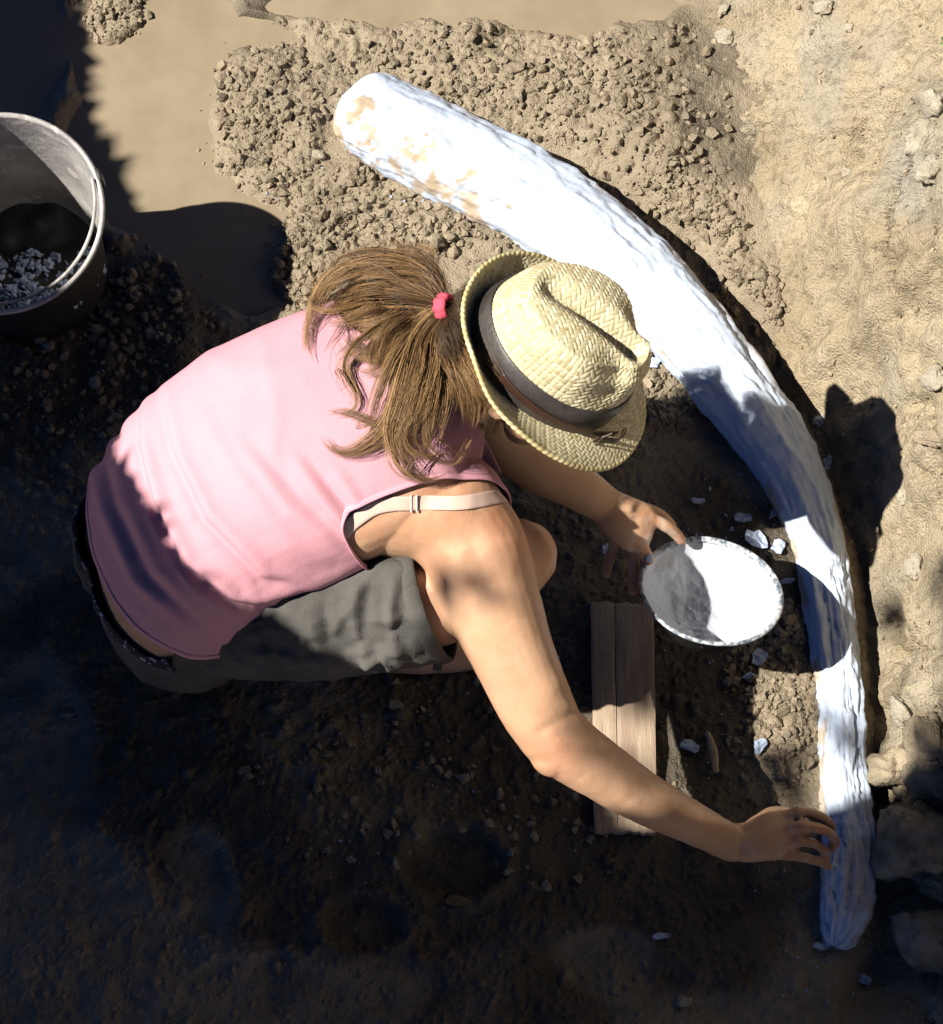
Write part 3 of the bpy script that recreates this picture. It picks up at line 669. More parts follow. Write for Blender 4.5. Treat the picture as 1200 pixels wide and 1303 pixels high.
FOLDS = [  # polyline px, amplitude, width px
    ([(178,505),(172,560),(192,640),(228,715),(290,768),(375,782)], -.0065, 6), ([(186,505),(184,560),(206,640),(244,712),(304,760),(380,772)], .0065, 9),
    ([(200,500),(214,570),(256,660),(330,738),(420,752)], -.004, 7), ([(212,500),(228,575),(270,655),(342,728),(420,742)], .004, 10),
    ([(300,560),(370,650),(440,705)], .0035, 9), ([(318,556),(388,640),(455,700)], -.0035, 8), ([(370,580),(425,655),(470,700)], .004, 9), ([(385,575),(440,645),(477,692)], -.004, 7),
    ([(250,520),(300,600),(370,690),(430,720)], .003, 12), ([(420,590),(455,640),(480,690)], .003, 8), ([(110,560),(130,640),(172,735),(240,800)], .005, 9), ([(120,550),(142,640),(186,735),(250,790)], -.005, 8),
    ([(140,540),(160,630),(204,725),(270,790)], .004, 10), ([(330,760),(400,742),(470,716)], .006, 9), ([(320,775),(395,757),(470,728)], -.006, 7), ([(240,440),(300,470),(380,470)], .002, 16), ([(330,420),(350,520),(345,600)], .0016, 14), ([(152,505),(148,545),(150,580)], -.004, 5), ([(168,560),(196,660),(250,750),(310,792)], .004, 8)]
dsp = np.zeros(len(sv))
upper = sn @ T_ > -0.1
for line, amp, wd in FOLDS:
    d, at = seg_dist(px, py, line); dsp += 1.35 * amp * np.exp(-(d / wd) ** 2) * np.sin(np.pi * np.clip(at, 0.02, 0.98)) ** 0.6 * upper
dsp += 0.0018 * fbm3(sv, 14, 3, 160) + 0.003 * np.clip((P(330, 700, .4)[1] - sv[:, 1]) * 5, 0, 1) * fbm3(sv, 22, 2, 165)
sv = sv + sn * dsp[:, None]
shirt = mesh_obj('tank_top', sv, sf, M['shirt'], PERSON)
md = shirt.modifiers.new('thick', 'SOLIDIFY'); md.thickness = 0.0022; md.offset = -1
shirt['label'] = 'pale pink sleeveless top'
def border(obj, plane, tol=0.012):
    """ordered open/closed edge loop lying near a cutting plane or field"""
    bm = bmesh.new(); bm.from_mesh(obj.data)
    fld = plane if callable(plane) else (lambda q: (q - np.asarray(plane[0])) @ np.asarray(plane[1]))
    val = np.abs(fld(np.array([v.co[:] for v in bm.verts]))); es = [e for e in bm.edges if e.is_boundary and all(val[v.index] < tol for v in e.verts)]
    loops = []; used = set(); vm = {}
    for e in es:
        for v in e.verts: vm.setdefault(v.index, []).append(e)
    for e in es:
        if e.index in used: continue
        used.add(e.index); ch = [e.verts[0].index, e.verts[1].index]
        for end in (1, 0):
            while True:
                cur = ch[-1] if end else ch[0]
                nx = [q for q in vm[cur] if q.index not in used]
                if not nx: break
                used.add(nx[0].index); o = nx[0].other_vert(bm.verts[cur] if False else [v for v in nx[0].verts if v.index == cur][0]).index
                ch.append(o) if end else ch.insert(0, o)
        loops.append(ch)
    bm.verts.ensure_lookup_table(); co = np.array([v.co[:] for v in bm.verts]); bm.free()
    loops.sort(key=len, reverse=True); return [co[l] for l in loops if len(l) > 20]
def smooth_line(c, it=6):
    c = c.copy()
    for _ in range(it): c[1:-1] = 0.25 * c[:-2] + 0.5 * c[1:-1] + 0.25 * c[2:]
    return c
mw = np.array(shirt.matrix_world)
for nm, pl, rr in (('armhole_binding', arm_field(arm_r, pit_r), .0032), ('armhole_binding', arm_field(arm_l, pit_l), .0032), ('hem', hem, .0030)):
    for lp in border(shirt, pl)[:1]:
        lp = smooth_line(lp, 10)[::2]
        nn_ = nrm(hem[1] if nm == 'hem' else (arm_r if pl is not hem else hem)[1])
        v, f = loft(np.c_[lp, np.full(len(lp), rr * 1.7), np.full(len(lp), rr * 0.6)], nn_, len(lp) * 2, 10)
        mesh_obj(nm, v, f, M['shirt_seam'], shirt)

# shorts over pelvis and thighs
src = [loft(infl(TORSO[:4], .010), LAT, 26, 40, power=2.25), loft(infl(RTHIGH, .017), CROSS, 26, 28), loft(infl(LTHIGH, .018), CROSS, 26, 28)]
pv, pf_ = remeshed(src, 0.0048, 5, 0.5)
waist = (P(214, 728, .275), nrm(-spine_at(1) + .18 * LAT))
hem_r = (P(556, 790, .36), nrm(P(430, 800, .35) - P(560, 762, .39))); hem_l = (P(470, 595, .32), nrm(P(400, 610, .31) - P(500, 590, .33)))
# cut thigh ends only beyond the knees: right hem plane also clears the left knee
spine_axis = np.array(TORSO[2][:3])
pv, pf_ = clip(pv, pf_, [hem_r])
def waist_field(q):
    a = (q - waist[0]) @ waist[1]; b = (q - P(262, 745, .30)) @ nrm([1, -.35, 0.0])
    k = .03; hm = np.clip(.5 + .5 * (a - b) / k, 0, 1); return b * (1 - hm) + a * hm + k * hm * (1 - hm) - .0055
pv, pf_ = field_cut(pv, pf_, waist_field)
pn = vnormals(pv, pf_)
gath = fbm3(pv * np.array([1, 2.4, 1]), 16, 4, 170) * sstep(.05, .20, pv[:, 0] + .55)
ppx, ppy = Q(pv)
th_ax = nrm(P(550, 765, .385) - P(300, 818, .29)); la = pv @ th_ax; lc = pv @ nrm(np.cross(th_ax, [0, 0, 1])); lz = pv[:, 2]
crs = 1 - np.abs(noise3(la * 9 + 1.2 * noise3(la * 4, lc * 6, lz * 6, 3), lc * 30, lz * 24, 171)); crs2 = 1 - np.abs(noise3(la * 22, lc * 16 + la * 18, lz * 18, 172))
dsp = 0.005 * gath + 0.006 * sstep(.55, 1, crs) + 0.006 * sstep(.6, 1, crs2) - 0.004 + 0.0012 * fbm3(pv, 60, 3, 179)
SHORT_FOLDS = [([(505,735),(498,780),(505,840)], .006, 7), ([(520,738),(514,780),(520,830)], -.007, 6), ([(455,745),(450,790),(470,860)], .006, 8), ([(470,742),(466,790),(486,850)], -.008, 6), ([(395,770),(400,810),(430,880)], .006, 9), ([(412,765),(418,810),(446,870)], -.008, 7),
    ([(330,800),(350,840),(380,900)], -.008, 8), ([(560,800),(520,800),(470,812),(420,840)], -.006, 6), ([(560,788),(510,786),(450,795)], .005, 8), ([(550,815),(500,826),(440,860),(380,870)], .007, 8), ([(300,830),(360,835),(440,850)], .006, 9), ([(250,850),(330,870),(430,885)], -.007, 9), ([(535,745),(540,775),(552,800)], -.005, 5), ([(548,745),(552,775),(562,795)], .005, 6), ([(230,860),(260,890),(330,905)], .007, 9)]
for line, amp, wd in SHORT_FOLDS:
    d, at = seg_dist(ppx, ppy, line); dsp += 1.15 * amp * np.exp(-(d / (.75 * wd)) ** 2) * np.sin(np.pi * np.clip(at, 0.03, 0.97)) ** .5 * sstep(.25, .6, pn @ T_)
ring = np.arctan2(lz - .37, lc - (P(480, 785, .37) @ nrm(np.cross(th_ax, [0, 0, 1]))))
dsp += 0.0028 * np.sin(ring * 26 + 2 * noise3(la * 20, lc * 20, lz * 20, 178)) * sstep(500, 575, ppx)
dsp = dsp * (.35 + .65 * sstep(.1, .5, pn @ T_))
dsp = np.maximum(dsp, -.005 + .3 * (dsp + .005))
dsp = np.where(dsp < -.006, -.006, dsp)
shorts = mesh_obj('shorts', pv + pn * dsp[:, None], pf_, M['shorts'], PERSON)
md = shorts.modifiers.new('thick', 'SOLIDIFY'); md.thickness = 0.003; md.offset = -1
shorts['label'] = 'grey cropped cotton trousers gathered above the knee'
for nm, pl, mt, ra, rb in (('waistband', waist_field, M['waist'], .012, .003), ('cuff', hem_r, M['shorts'], .012, .0045)):
    lps = border(shorts, pl, 0.02)
    if lps:
        if nm == 'waistband': lps[0] = np.roll(lps[0], -int(np.argmin((lps[0] - waist[0]) @ waist[1])), axis=0)
        lp = smooth_line(lps[0], 14)[::2]
        if nm == 'waistband':
            lx, ly = Q(lp); m_ = np.r_[False, (np.abs((lp - waist[0]) @ waist[1]) < .013), False]; ed = np.flatnonzero(np.diff(m_.astype(int))); k_ = int(np.argmax(ed[1::2] - ed[::2])); lp = lp[ed[2 * k_]:ed[2 * k_ + 1]]
        v, f = loft(np.c_[lp, np.full(len(lp), ra), np.full(len(lp), rb)], nrm(waist[1] if callable(pl) else pl[1]), len(lp) * 2, 12); mesh_obj(nm, v, f, mt, shorts)
# tie knot hanging at the cuff
kp = [[(545,808,.33),(552,815,.325),(548,830,.315),(538,842,.305)], [(545,808,.33),(556,820,.322),(560,836,.31),(556,852,.30)], [(545,806,.332),(536,814,.325),(534,824,.32),(544,818,.326),(548,808,.332)], [(546,806,.332),(560,808,.328),(562,818,.322),(552,816,.328),(547,807,.332)]]
for k, kk in enumerate(kp):
    v, f = loft([S(*q, .0062, .0022) for q in kk], [1, .3, 0], 20, 10); mesh_obj('tie_string', v, f, M['shorts'], shorts)

bpy.context.view_layer.update()
BODY = bvh_of(body); CLOTHED = bvh_of(body, shirt)
# bra strap on the right shoulder
cl = catmull([(425,690,0),(452,662,0),(483,644,0),(530,640,0),(585,640,0),(625,634,0),(646,630,0)], 40)[:, :2]
rows = []; sides = []
for x_, y_ in cl:
    h, n = look(BODY, x_, y_)
    if h is None: continue
    rows.append((*(h + 0.0015 * n), .0094, .0011))
cc = np.array(rows); tt = np.gradient(cc[:, :3], axis=0)
for k, (x_, y_) in enumerate(cl[:len(rows)]):
    h, n = look(BODY, x_, y_); sides.append(np.cross(n, tt[k] / np.linalg.norm(tt[k])))
v, f = loft(rows, sides, 60, 10, power=5); strap = mesh_obj('bra_strap', v, f, M['strap'], PERSON)
h, n = look(BODY, 526, 640); t0 = nrm(P(540, 640, .5) - P(520, 640, .5)); sd_ = nrm(np.cross(n, t0))
for off in (-0.0035, 0.0035):
    a = h + n * 0.0035 + t0 * off
    v, f = loft([(*(a - sd_ * .0105), .0012, .0012), (*(a + sd_ * .0105), .0012, .0012)], t0, 6, 8); mesh_obj('slider', v, f, M['clear'], strap)
# thumbnail smeared with plaster
h, n = look(BODY, 826, 710)
if h is not None:
    v, f = ellipsoid(h + n * .0004, np.stack(frame(n, P(824,711,.2) - P(812,695,.2))), (.0075, .0058, .0016), 8); o = mesh_obj('thumbnail', v, f, M['plaster_plain'], PERSON); o['label'] = 'thumbnail smeared with white plaster'

# ------------------------------------------------------------------ hair
TIE = P(566, 391, .635)
def hair_mesh(name, guides, n_str, width, parent, dark=(.055,.029,.014), light=(.62,.37,.165), seed=1, rad=.00031, nseg=20):
    r = np.random.default_rng(seed); V = []; C = []; Fs = []; o = 0
    ring = 3; th = np.linspace(0, 2*np.pi, ring, endpoint=False)
    qf = []
    for i in range(nseg - 1):
        for j in range(ring): qf.append((i*ring+j, i*ring+(j+1) % ring, (i+1)*ring+(j+1) % ring, (i+1)*ring+j))
    qf = np.array(qf)
    for g in guides:
        base = catmull(g['pts'], nseg); wd = g.get('w', width); t = np.gradient(base, axis=0); t /= np.linalg.norm(t, axis=1)[:, None] + 1e-9
        u = np.cross(t, T_); u /= np.linalg.norm(u, axis=1)[:, None] + 1e-9; v = np.cross(t, u)
        s = np.linspace(0, 1, nseg); prof = g.get('start', .35) + (1 - g.get('start', .35)) * np.sin(np.pi * np.clip(s * .95 + .05, 0, 1)) ** .7; prof = prof * (1 - .35 * s ** 3)
        tone0 = r.random(); K = 14; cl_ = [(r.normal() * .42, r.normal() * .30, 4 + 8 * r.random(), r.random() * 6.28, 1 - .35 * r.random() ** 1.5, np.clip(.45 * tone0 + .55 * r.random(), 0, 1), .25 + .45 * r.random()) for _ in range(K)]
        for k in range(int(n_str * g.get('n', 1))):
            ca_, cb_, fq_, ph_, ln_, tone, am_ = cl_[k % K]
            fly = 1 + 1.3 * (r.random() < .06); a, b = ca_ + r.normal() * .17 * fly ** 2, cb_ + r.normal() * .14 * fly ** 2; ln = ln_ * (1 - .2 * r.random() ** 2)
            wob = (am_ * np.sin(s * fq_ + ph_) + .07 * np.sin(s * 13 + r.random() * 6.28)) * (.4 + s)
            c = base + u * ((a + wob * .5) * wd * prof)[:, None] + v * ((b + wob * .3) * wd * prof)[:, None]
            if ln < .98: c = np.stack([np.interp(s * ln, s, c[:, q]) for q in range(3)], 1)
            rr = rad * (.7 + .6 * r.random()) * (1 - .75 * s ** 2)
            tube = c[:, None, :] + rr[:, None, None] * (np.cos(th)[None, :, None] * u[:, None, :] + np.sin(th)[None, :, None] * v[:, None, :])
            V.append(tube.reshape(-1, 3)); m = np.clip(.70 * tone + .40 * r.random() - .10 + .25 * s * g.get('tip', 1.0), 0, 1)[:, None] ** 1.9 + 0 * s[:, None]
            C.append(np.repeat(np.array(dark) * (1 - m) + np.array(light) * m, ring, 0)); Fs.append(qf + o); o += nseg * ring
    return mesh_obj(name, np.concatenate(V), np.concatenate(Fs), M['hair'], parent, col=np.concatenate(C))
def drape(pts, lift=.012, z0=None):
    """lay photo-measured points on the clothed back, lifted by lift (or per-point)"""
    out = []
    for k, q in enumerate(pts):
        lf = q[2] if len(q) > 2 else lift
        h, n = look(CLOTHED, q[0], q[1])
        out.append((P(q[0], q[1], .58) if h is None else h) + T_ * lf)
    return np.array(out)
def from_tie(pts):
    d = drape(pts); d = np.concatenate([[TIE], d])
    return d
LOCKS = [  # (points after the tie, width m, share of strands)
    ([(540,352,.05),(500,338,.06),(455,340,.05),(415,362,.035),(397,400,.02),(390,440,.012),(398,462,.008)], .013, 1),
    ([(535,362,.05),(490,350,.055),(440,352,.045),(408,378,.03),(396,415,.015)], .015, 1),
    ([(525,375,.05),(475,370,.05),(430,382,.04),(402,405,.025),(388,432,.012)], .014, 1),
    ([(520,385,.045),(470,388,.045),(425,398,.035),(398,388,.03),(410,370,.03)], .012, .8),
    ([(520,390,.045),(475,402,.04),(440,412,.035),(408,412,.02)], .013, 1),
    ([(518,400,.04),(478,420,.035),(448,445,.025),(438,470,.012),(452,500,.010),(455,515,.01),(442,528,.012),(415,522,.014)], .008, .7),
    ([(520,408,.045),(492,440,.035),(470,452,.03),(446,440,.025),(436,425,.03)], .014, 1),
    ([(526,420,.04),(505,455,.03),(480,465,.03),(455,455,.025)], .013, .9),
    ([(532,425,.045),(512,470,.035),(498,520,.022),(478,552,.014),(445,575,.010),(420,572,.012),(408,555,.014)], .012, 1),
    ([(535,430,.045),(520,480,.035),(505,530,.022),(482,562,.014),(450,580,.012),(425,578,.012),(412,560,.012)], .013, 1),
    ([(540,430,.045),(530,485,.035),(512,535,.025),(500,570,.018),(512,600,.014),(545,612,.016),(572,602,.018)], .010, .8),
    ([(538,428,.05),(525,470,.04),(512,515,.03),(500,548,.022),(505,580,.016),(530,605,.014),(552,612,.014)], .014, 1),
    ([(545,430,.045),(540,480,.035),(528,530,.03),(520,565,.022),(545,580,.02),(580,575,.022)], .015, 1),
    ([(550,435,.04),(552,490,.03),(545,540,.028),(548,570,.02),(578,590,.02)], .015, 1),
    ([(556,435,.04),(565,490,.03),(562,535,.03),(560,565,.022)], .016, 1),
    ([(535,415,.05),(500,460,.04),(478,510,.025),(470,535,.018),(440,522,.016),(412,528,.018)], .009, .7),
    ([(530,410,.05),(505,430,.045),(485,470,.035),(470,475,.03),(450,468,.025)], .015, 1),
    ([(545,350,.05),(525,325,.055),(500,322,.05),(490,335,.045)], .010, .6), ([(555,350,.04),(550,322,.05),(535,318,.05),(525,340,.045)], .010, .6),
    ([(550,345,.04),(520,335,.05),(480,325,.05),(440,330,.045),(420,345,.035)], .013, 1), ([(545,365,.05),(505,360,.055),(465,365,.045),(440,385,.035),(428,405,.03)], .016, 1),
    ([(540,400,.055),(515,415,.055),(490,435,.045),(475,465,.035),(478,485,.03)], .016, 1), ([(548,410,.05),(535,450,.045),(525,490,.04),(505,520,.03),(495,545,.025)], .017, 1),
    ([(552,420,.05),(548,465,.045),(542,510,.035),(530,545,.03)], .017, 1), ([(560,425,.045),(575,470,.04),(585,510,.035),(590,545,.02)], .016, 1), ([(565,430,.04),(590,475,.035),(605,515,.03),(600,545,.02)], .016, 1),
    ([(585,425,.03),(606,455,.035),(624,490,.03),(636,520,.02),(642,540,.008)], .016, 1), ([(580,430,.03),(598,465,.035),(612,505,.03),(622,540,.01)], .016, 1), ([(590,425,.03),(620,462,.03),(645,500,.02),(662,530,.008)], .012, .7), ([(575,430,.03),(588,470,.035),(598,515,.03),(596,555,.012)], .016, 1),
    ([(500,380,.06),(460,385,.05),(430,430,.03),(415,450,.02)], .013, .9), ([(515,372,.06),(470,352,.06),(430,366,.05),(412,392,.035)], .013, .9)]
guides = [{'pts': from_tie(p), 'w': w_, 'n': n_} for p, w_, n_ in LOCKS]
hair = hair_mesh('ponytail', guides, 165, .014, PERSON, seed=5)
# combed hair from under the hat to the tie, and loose nape hair
comb = []
for k in range(26):
    a = -1.35 + 2.7 * k / 25
    st = head_c + (-.066 + .02 * math.cos(a)) * HF * 1.0 + .078 * math.sin(a) * HL + (.028 - .055 * abs(math.sin(a))) * HA - .022 * HF * math.cos(a)
    mid_ = .5 * st + .5 * TIE + .018 * HL * math.sin(a) - .010 * HF + .006 * HA
    comb.append({'pts': np.array([st + .03 * HF, st, mid_, TIE]), 'w': .016, 'n': .8, 'start': .8, 'tip': 0.0})
for k in range(16):
    a = .2 + 1.1 * k / 15
    st = head_c - .085 * math.cos(a) * HF - .080 * math.sin(a) * HL - .03 * HA
    e_ = P(590 + 62 * k / 15, 520 + 18 * math.sin(k * 2.1), .565)
    comb.append({'pts': np.array([st + .02 * HA, st - .02 * HA, .5 * st + .5 * e_ + .006 * T_, e_]), 'w': .014, 'n': .7, 'start': .8, 'tip': .2})
hair_mesh('combed_hair', comb, 55, .014, PERSON, dark=(.05,.028,.015), light=(.26,.16,.08), seed=9)
# dark scalp below the strands
v, f = ellipsoid(head_c - .012 * HF + .012 * HA, np.stack([HF, HL, HA]), (.088, .080, .082), 18)
keep = [q for q in f if np.mean([(v[i] - head_c) @ HF for i in q]) < .02 and np.mean([(v[i] - head_c) @ HA for i in q]) > -.075]
mesh_obj('scalp_hair', v, keep, M['hair'], PERSON, col=np.tile(np.array([[.05, .03, .018]]), (len(v), 1)))
# single stray hairs
stray = []
for pts in ([(600,505,.03),(612,540,.02),(628,550,.02),(640,535,.02)], [(640,520,.03),(632,548,.02),(645,565,.02)], [(560,560,.03),(600,585,.03),(615,560,.04)], [(540,570,.02),(520,600,.02),(545,615,.02)], [(430,470,.02),(440,490,.02),(430,500,.02)], [(480,540,.02),(455,545,.02),(470,520,.02)], [(600,560,.03),(580,590,.02),(548,590,.02)]):
    stray.append({'pts': drape(pts), 'w': .004, 'n': 1, 'start': 1})
hair_mesh('stray_hairs', stray, 7, .004, PERSON, seed=12, rad=.00045)['kind'] = 'stuff'
# hair tie: a puckered ring
tdir = nrm(P(540, 392, .62) - TIE); fr = frame(-tdir, T_); ta = np.linspace(0, 2*np.pi, 36, endpoint=False)
V = []
for k, a in enumerate(ta):
    R0 = .0135 + .0012 * math.sin(a * 9)
    for j in range(10):
        b = 2*math.pi*j/10; V.append(TIE + (R0 + .0045*math.cos(b)) * (math.cos(a)*fr[0] + math.sin(a)*fr[1]) + .009*math.sin(b)*fr[2])
i = np.arange(36); Fq = []
for k in range(36):
    for j in range(10): Fq.append((k*10+j, ((k+1) % 36)*10+j, ((k+1) % 36)*10+(j+1) % 10, k*10+(j+1) % 10))
o = mesh_obj('hair_tie', np.array(V), Fq, M['tie'], PERSON); o['label'] = 'coral pink hair tie round the ponytail'

# ------------------------------------------------------------------ straw hat
def weave(u, v, cell, twill=True, seed=0):
    """height 0..1 and colour of plaited straw at surface coordinates u, v (metres)"""
    p, q = u / cell, v / cell; i = np.floor(p).astype(int); j = np.floor(q).astype(int); fp, fq = p - i, q - j
    if twill: k = (i + j) % 4; hor = k < 2; along = np.where(hor, ((i + j) % 4 + fp) / 2, ((i - 2 + j) % 4 + fq) / 2)
    else: hor = ((i + j) % 2 == 0); along = np.where(hor, fp, fq)
    across = np.where(hor, fq, fp); st = np.where(hor, j * 7 + 1000, i * 13)
    h = (1 - np.abs(2 * across - 1) ** 3.5) * (0.55 + 0.45 * np.sin(np.pi * np.clip(along, 0, 1)) ** .6)
    rnd = _h(st.astype(np.int64), np.where(hor, (i + j) // 4, (i + j - 2) // 4).astype(np.int64), np.int64(3) + 0 * i, 7 + seed)
    rnd2 = _h(st.astype(np.int64), np.int64(5) + 0 * i, np.int64(1) + 0 * i, 9 + seed)
    m = np.clip(.55 * rnd + .45 * rnd2, 0, 1)[..., None]
    c = (1 - m) * np.array([.50, .41, .21]) + m * np.array([.84, .77, .53])
    c = c * (0.94 + 0.12 * noise2(np.where(hor, fq, fp) * 9, st * .37, 4))[..., None]
    return h, c
HAT = empty('straw_hat', tuple(HC)); tag(HAT, 'plaited straw fedora with a dark leather band, worn on the head', 'hat')
CA, CB, CHT = .110, .093, .122      # crown half length, half width, height
def crown_pt(phi, t):
    """t 0..1 up the side, 1..2 across the top to the middle; local x forward, y left, z up"""
    side = t <= 1
    ts = np.clip(t, 0, 1); tt = np.clip(t - 1, 0, 1)
    taper = 1 - .13 * ts ** 1.3 - .10 * sstep(.8, 1.0, ts)
    k = np.where(side, taper, (taper.min() if False else .77) * (1 - tt))
    x = CA * np.cos(phi) * k; y = CB * np.sin(phi) * k
    z = np.where(side, CHT * (.96 * ts - .02 * ts ** 3 + .0 * ts), CHT * (.94 + .06 * np.sin(np.clip(tt * 1.4, 0, 1) * np.pi / 2)))
    z = z + .010 * (x / CA) * ts - .006 * (x / CA) ** 2 * ts
    top = sstep(.55, 1.0, t)
    crease = np.exp(-(y / .017) ** 2) * sstep(-.092, -.05, x) * sstep(.115, .085, x)
    z = z - .030 * crease * sstep(.92, 1.25, t) * (.75 + .35 * x / CA)
    pinch = np.exp(-(((x - .060) / .030) ** 2 + ((np.abs(y) - .052) / .022) ** 2)) * sstep(.35, .75, t)
    y = y - np.sign(y) * .017 * pinch; z = z - .010 * pinch
    return x, y, z
def hat_world(x, y, z): return HC + x[..., None] * HF + y[..., None] * HL + z[..., None] * HA
def build_hat():
    n, m1, m2 = 610, 110, 92
    phi = np.linspace(0, 2*np.pi, n, endpoint=False); t = np.r_[np.linspace(0, 1, m1), 1 + np.linspace(0, 1, m2)[1:] * .995]
    PH, TT = np.meshgrid(phi, t, indexing='ij')
    x, y, z = crown_pt(PH, TT)
    p = hat_world(x, y, z)
    du = np.roll(p, -1, 0) - np.roll(p, 1, 0); dv = np.gradient(p, axis=1); nn = np.cross(du, dv); nn /= np.linalg.norm(nn, axis=2)[..., None] + 1e-12
    h1, c1 = weave(PH * .086, TT * .108, .0064, False, 1)
    a = (x + y) * .7071; b = (x - y) * .7071; h2, c2 = weave(a, b, .0052, True, 2)
    dent = np.exp(-(((x - .055) / .042) ** 2 + ((np.abs(y) - .055) / .035) ** 2)) * (TT < 1.2)
    h3, c3 = weave((PH * .086 + TT * .108) * .7071, (PH * .086 - TT * .108) * .7071, .0054, True, 3)
    wt = (TT > 1.0)[..., None].astype(float); w3 = ((dent > .35) & (TT <= 1.0))[..., None].astype(float)
    h = np.where(TT > 1.0, h2, np.where(dent > .35, h3, h1)); c = wt * c2 + (1 - wt) * (w3 * c3 + (1 - w3) * c1)
    p = p + nn * ((h - .5) * .0015)[..., None]
    mesh_obj('crown', p.reshape(-1, 3), grid_faces(n, len(t), True), M['straw'], HAT, col=c.reshape(-1, 3))
    # brim: turned up at the back and sides, snapped down in front
    m = 56; s = np.linspace(0, 1, m); PH, SS = np.meshgrid(phi, s, indexing='ij'); cf = np.cos(PH)
    wd = .042 + .010 * np.clip(cf, 0, 1) - .002 * np.clip(-cf, 0, 1)
    up = .030 * sstep(.1, -.7, cf) + .014 * np.exp(-((cf - .05) / .35) ** 2) - .014 * sstep(.45, 1.0, cf)
    rx = (CA - .001) * np.cos(PH) + wd * SS * np.cos(PH) * (1 - .30 * sstep(.1, -.7, cf) * SS); ry = (CB - .001) * np.sin(PH) + wd * SS * np.sin(PH)
    rz = up * SS ** 1.5 + .002 + .0015 * np.sin(PH * 5) * SS
    p = hat_world(rx, ry, rz); du = np.roll(p, -1, 0) - np.roll(p, 1, 0); dv = np.gradient(p, axis=1); nn = np.cross(dv, du); nn /= np.linalg.norm(nn, axis=2)[..., None] + 1e-12
    if nn[0, m // 2] @ HA < 0: nn = -nn
    arc = PH * .115; rad = SS * .052
    h, c = weave((arc + rad) * .7071, (arc - rad) * .7071, .0048, True, 5)
    p2 = p + nn * ((h - .5) * .0014)[..., None]
    o = mesh_obj('brim', p2.reshape(-1, 3), grid_faces(n, m, True), M['straw'], HAT, col=c.reshape(-1, 3))
    sm = o.modifiers.new('thick', 'SOLIDIFY'); sm.thickness = .0022
    # plaited edge
    e = p[:, -1]; t_ = np.roll(e, -1, 0) - np.roll(e, 1, 0); t_ /= np.linalg.norm(t_, axis=1)[:, None]; u = nn[:, -1]; v = np.cross(t_, u)
    seg = 12; th = np.linspace(0, 2*np.pi, seg, endpoint=False); L = np.cumsum(np.linalg.norm(np.roll(e, -1, 0) - e, axis=1))
    ph = (L[:, None] / .0085 + th[None] / (2*np.pi) * 1.0) % 1.0; rr = .0036 * (.72 + .42 * np.sin(np.pi * ph) ** .7)
    V = e[:, None] + rr[..., None] * (np.cos(th)[None, :, None] * u[:, None] * .8 + np.sin(th)[None, :, None] * v[:, None])
    rn = _h(np.floor(L[:, None] / .0085 + th[None] / (2*np.pi)).astype(np.int64), np.int64(0) + 0 * ph.astype(np.int64), np.int64(0) + 0 * ph.astype(np.int64), 3)
    cc = (1 - rn[..., None]) * np.array([.52, .42, .19]) + rn[..., None] * np.array([.78, .69, .40])
    Fq = grid_faces(n, seg, True); extra = np.array([(k*seg+seg-1, ((k+1) % n)*seg+seg-1, ((k+1) % n)*seg, k*seg) for k in range(n)])
    mesh_obj('brim_edge', V.reshape(-1, 3), np.concatenate([Fq, extra]), M['straw'], HAT, col=cc.reshape(-1, 3))
    # leather band
    hs = np.array([.002, .006, .026, .044, .047]); off = np.array([.0016, .0040, .0046, .0042, .0020]); V = np.zeros((n, 5, 3))
    for k in range(5):
        x, y, z = crown_pt(phi, np.full(n, hs[k] / .108)); rr = np.hypot(x, y); wob = .0006 * np.sin(phi * 7 + k)
        V[:, k] = hat_world(x * (1 + (off[k] + wob) / rr), y * (1 + (off[k] + wob) / rr), z)
    band = mesh_obj('hat_band', V.reshape(-1, 3), grid_faces(n, 5, True), M['leather'], HAT)
    # narrow belt over the band on the right side of the head, its end standing off, with a buckle bar
    pts = []; sides = []
    for k in range(30):
        a = math.radians(-112 + 92 * k / 29); lift = .006 + .016 * (k / 29) ** 4 ; x, y, z = crown_pt(np.array([a]), np.array([.016 / .108 + .07 * (1 - k / 29)])); rr = math.hypot(x[0], y[0])
        q = hat_world(x * (1 + lift / rr), y * (1 + lift / rr), z)[0]; pts.append((*q, .0065, .0011)); sides.append(HA)
    v, f = loft(pts, HA, 50, 10, power=4); mesh_obj('belt', v, f, M['brown_leather'], band)
    a = math.radians(-30); x, y, z = crown_pt(np.array([a]), np.array([.012 / .108])); rr = math.hypot(x[0], y[0]); q0 = hat_world(x * (1 + .018 / rr), y * (1 + .018 / rr), z)[0]
    out = nrm(math.cos(a) * HF + math.sin(a) * HL); tg = nrm(-math.sin(a) * HF + math.cos(a) * HL)
    for d1, d2 in (((-.011, -.007), (.011, -.007)), ((-.011, .007), (.011, .007)), ((-.011, -.007), (-.011, .007)), ((.011, -.007), (.011, .007))):
        p0 = q0 + HA * d1[0] + tg * d1[1] + out * .002; p1 = q0 + HA * d2[0] + tg * d2[1] + out * .002
        v, f = loft([(*p0, .0011, .0011), (*p1, .0011, .0011)], out, 4, 8); mesh_obj('buckle_bar', v, f, M['steel'], band)
    v, f = loft([(*(q0 - tg * .012), .0068, .0012), (*(q0 + tg * .006 + out * .006), .0068, .0012), (*(q0 + tg * .020 + out * .011), .0066, .0012), (*(q0 + tg * .034 + out * .007), .006, .0012), (*(q0 + tg * .040 + out * .001), .0055, .0011)], HA, 24, 10, power=4)
    mesh_obj('belt_end', v, f, M['brown_leather'], band)
build_hat()

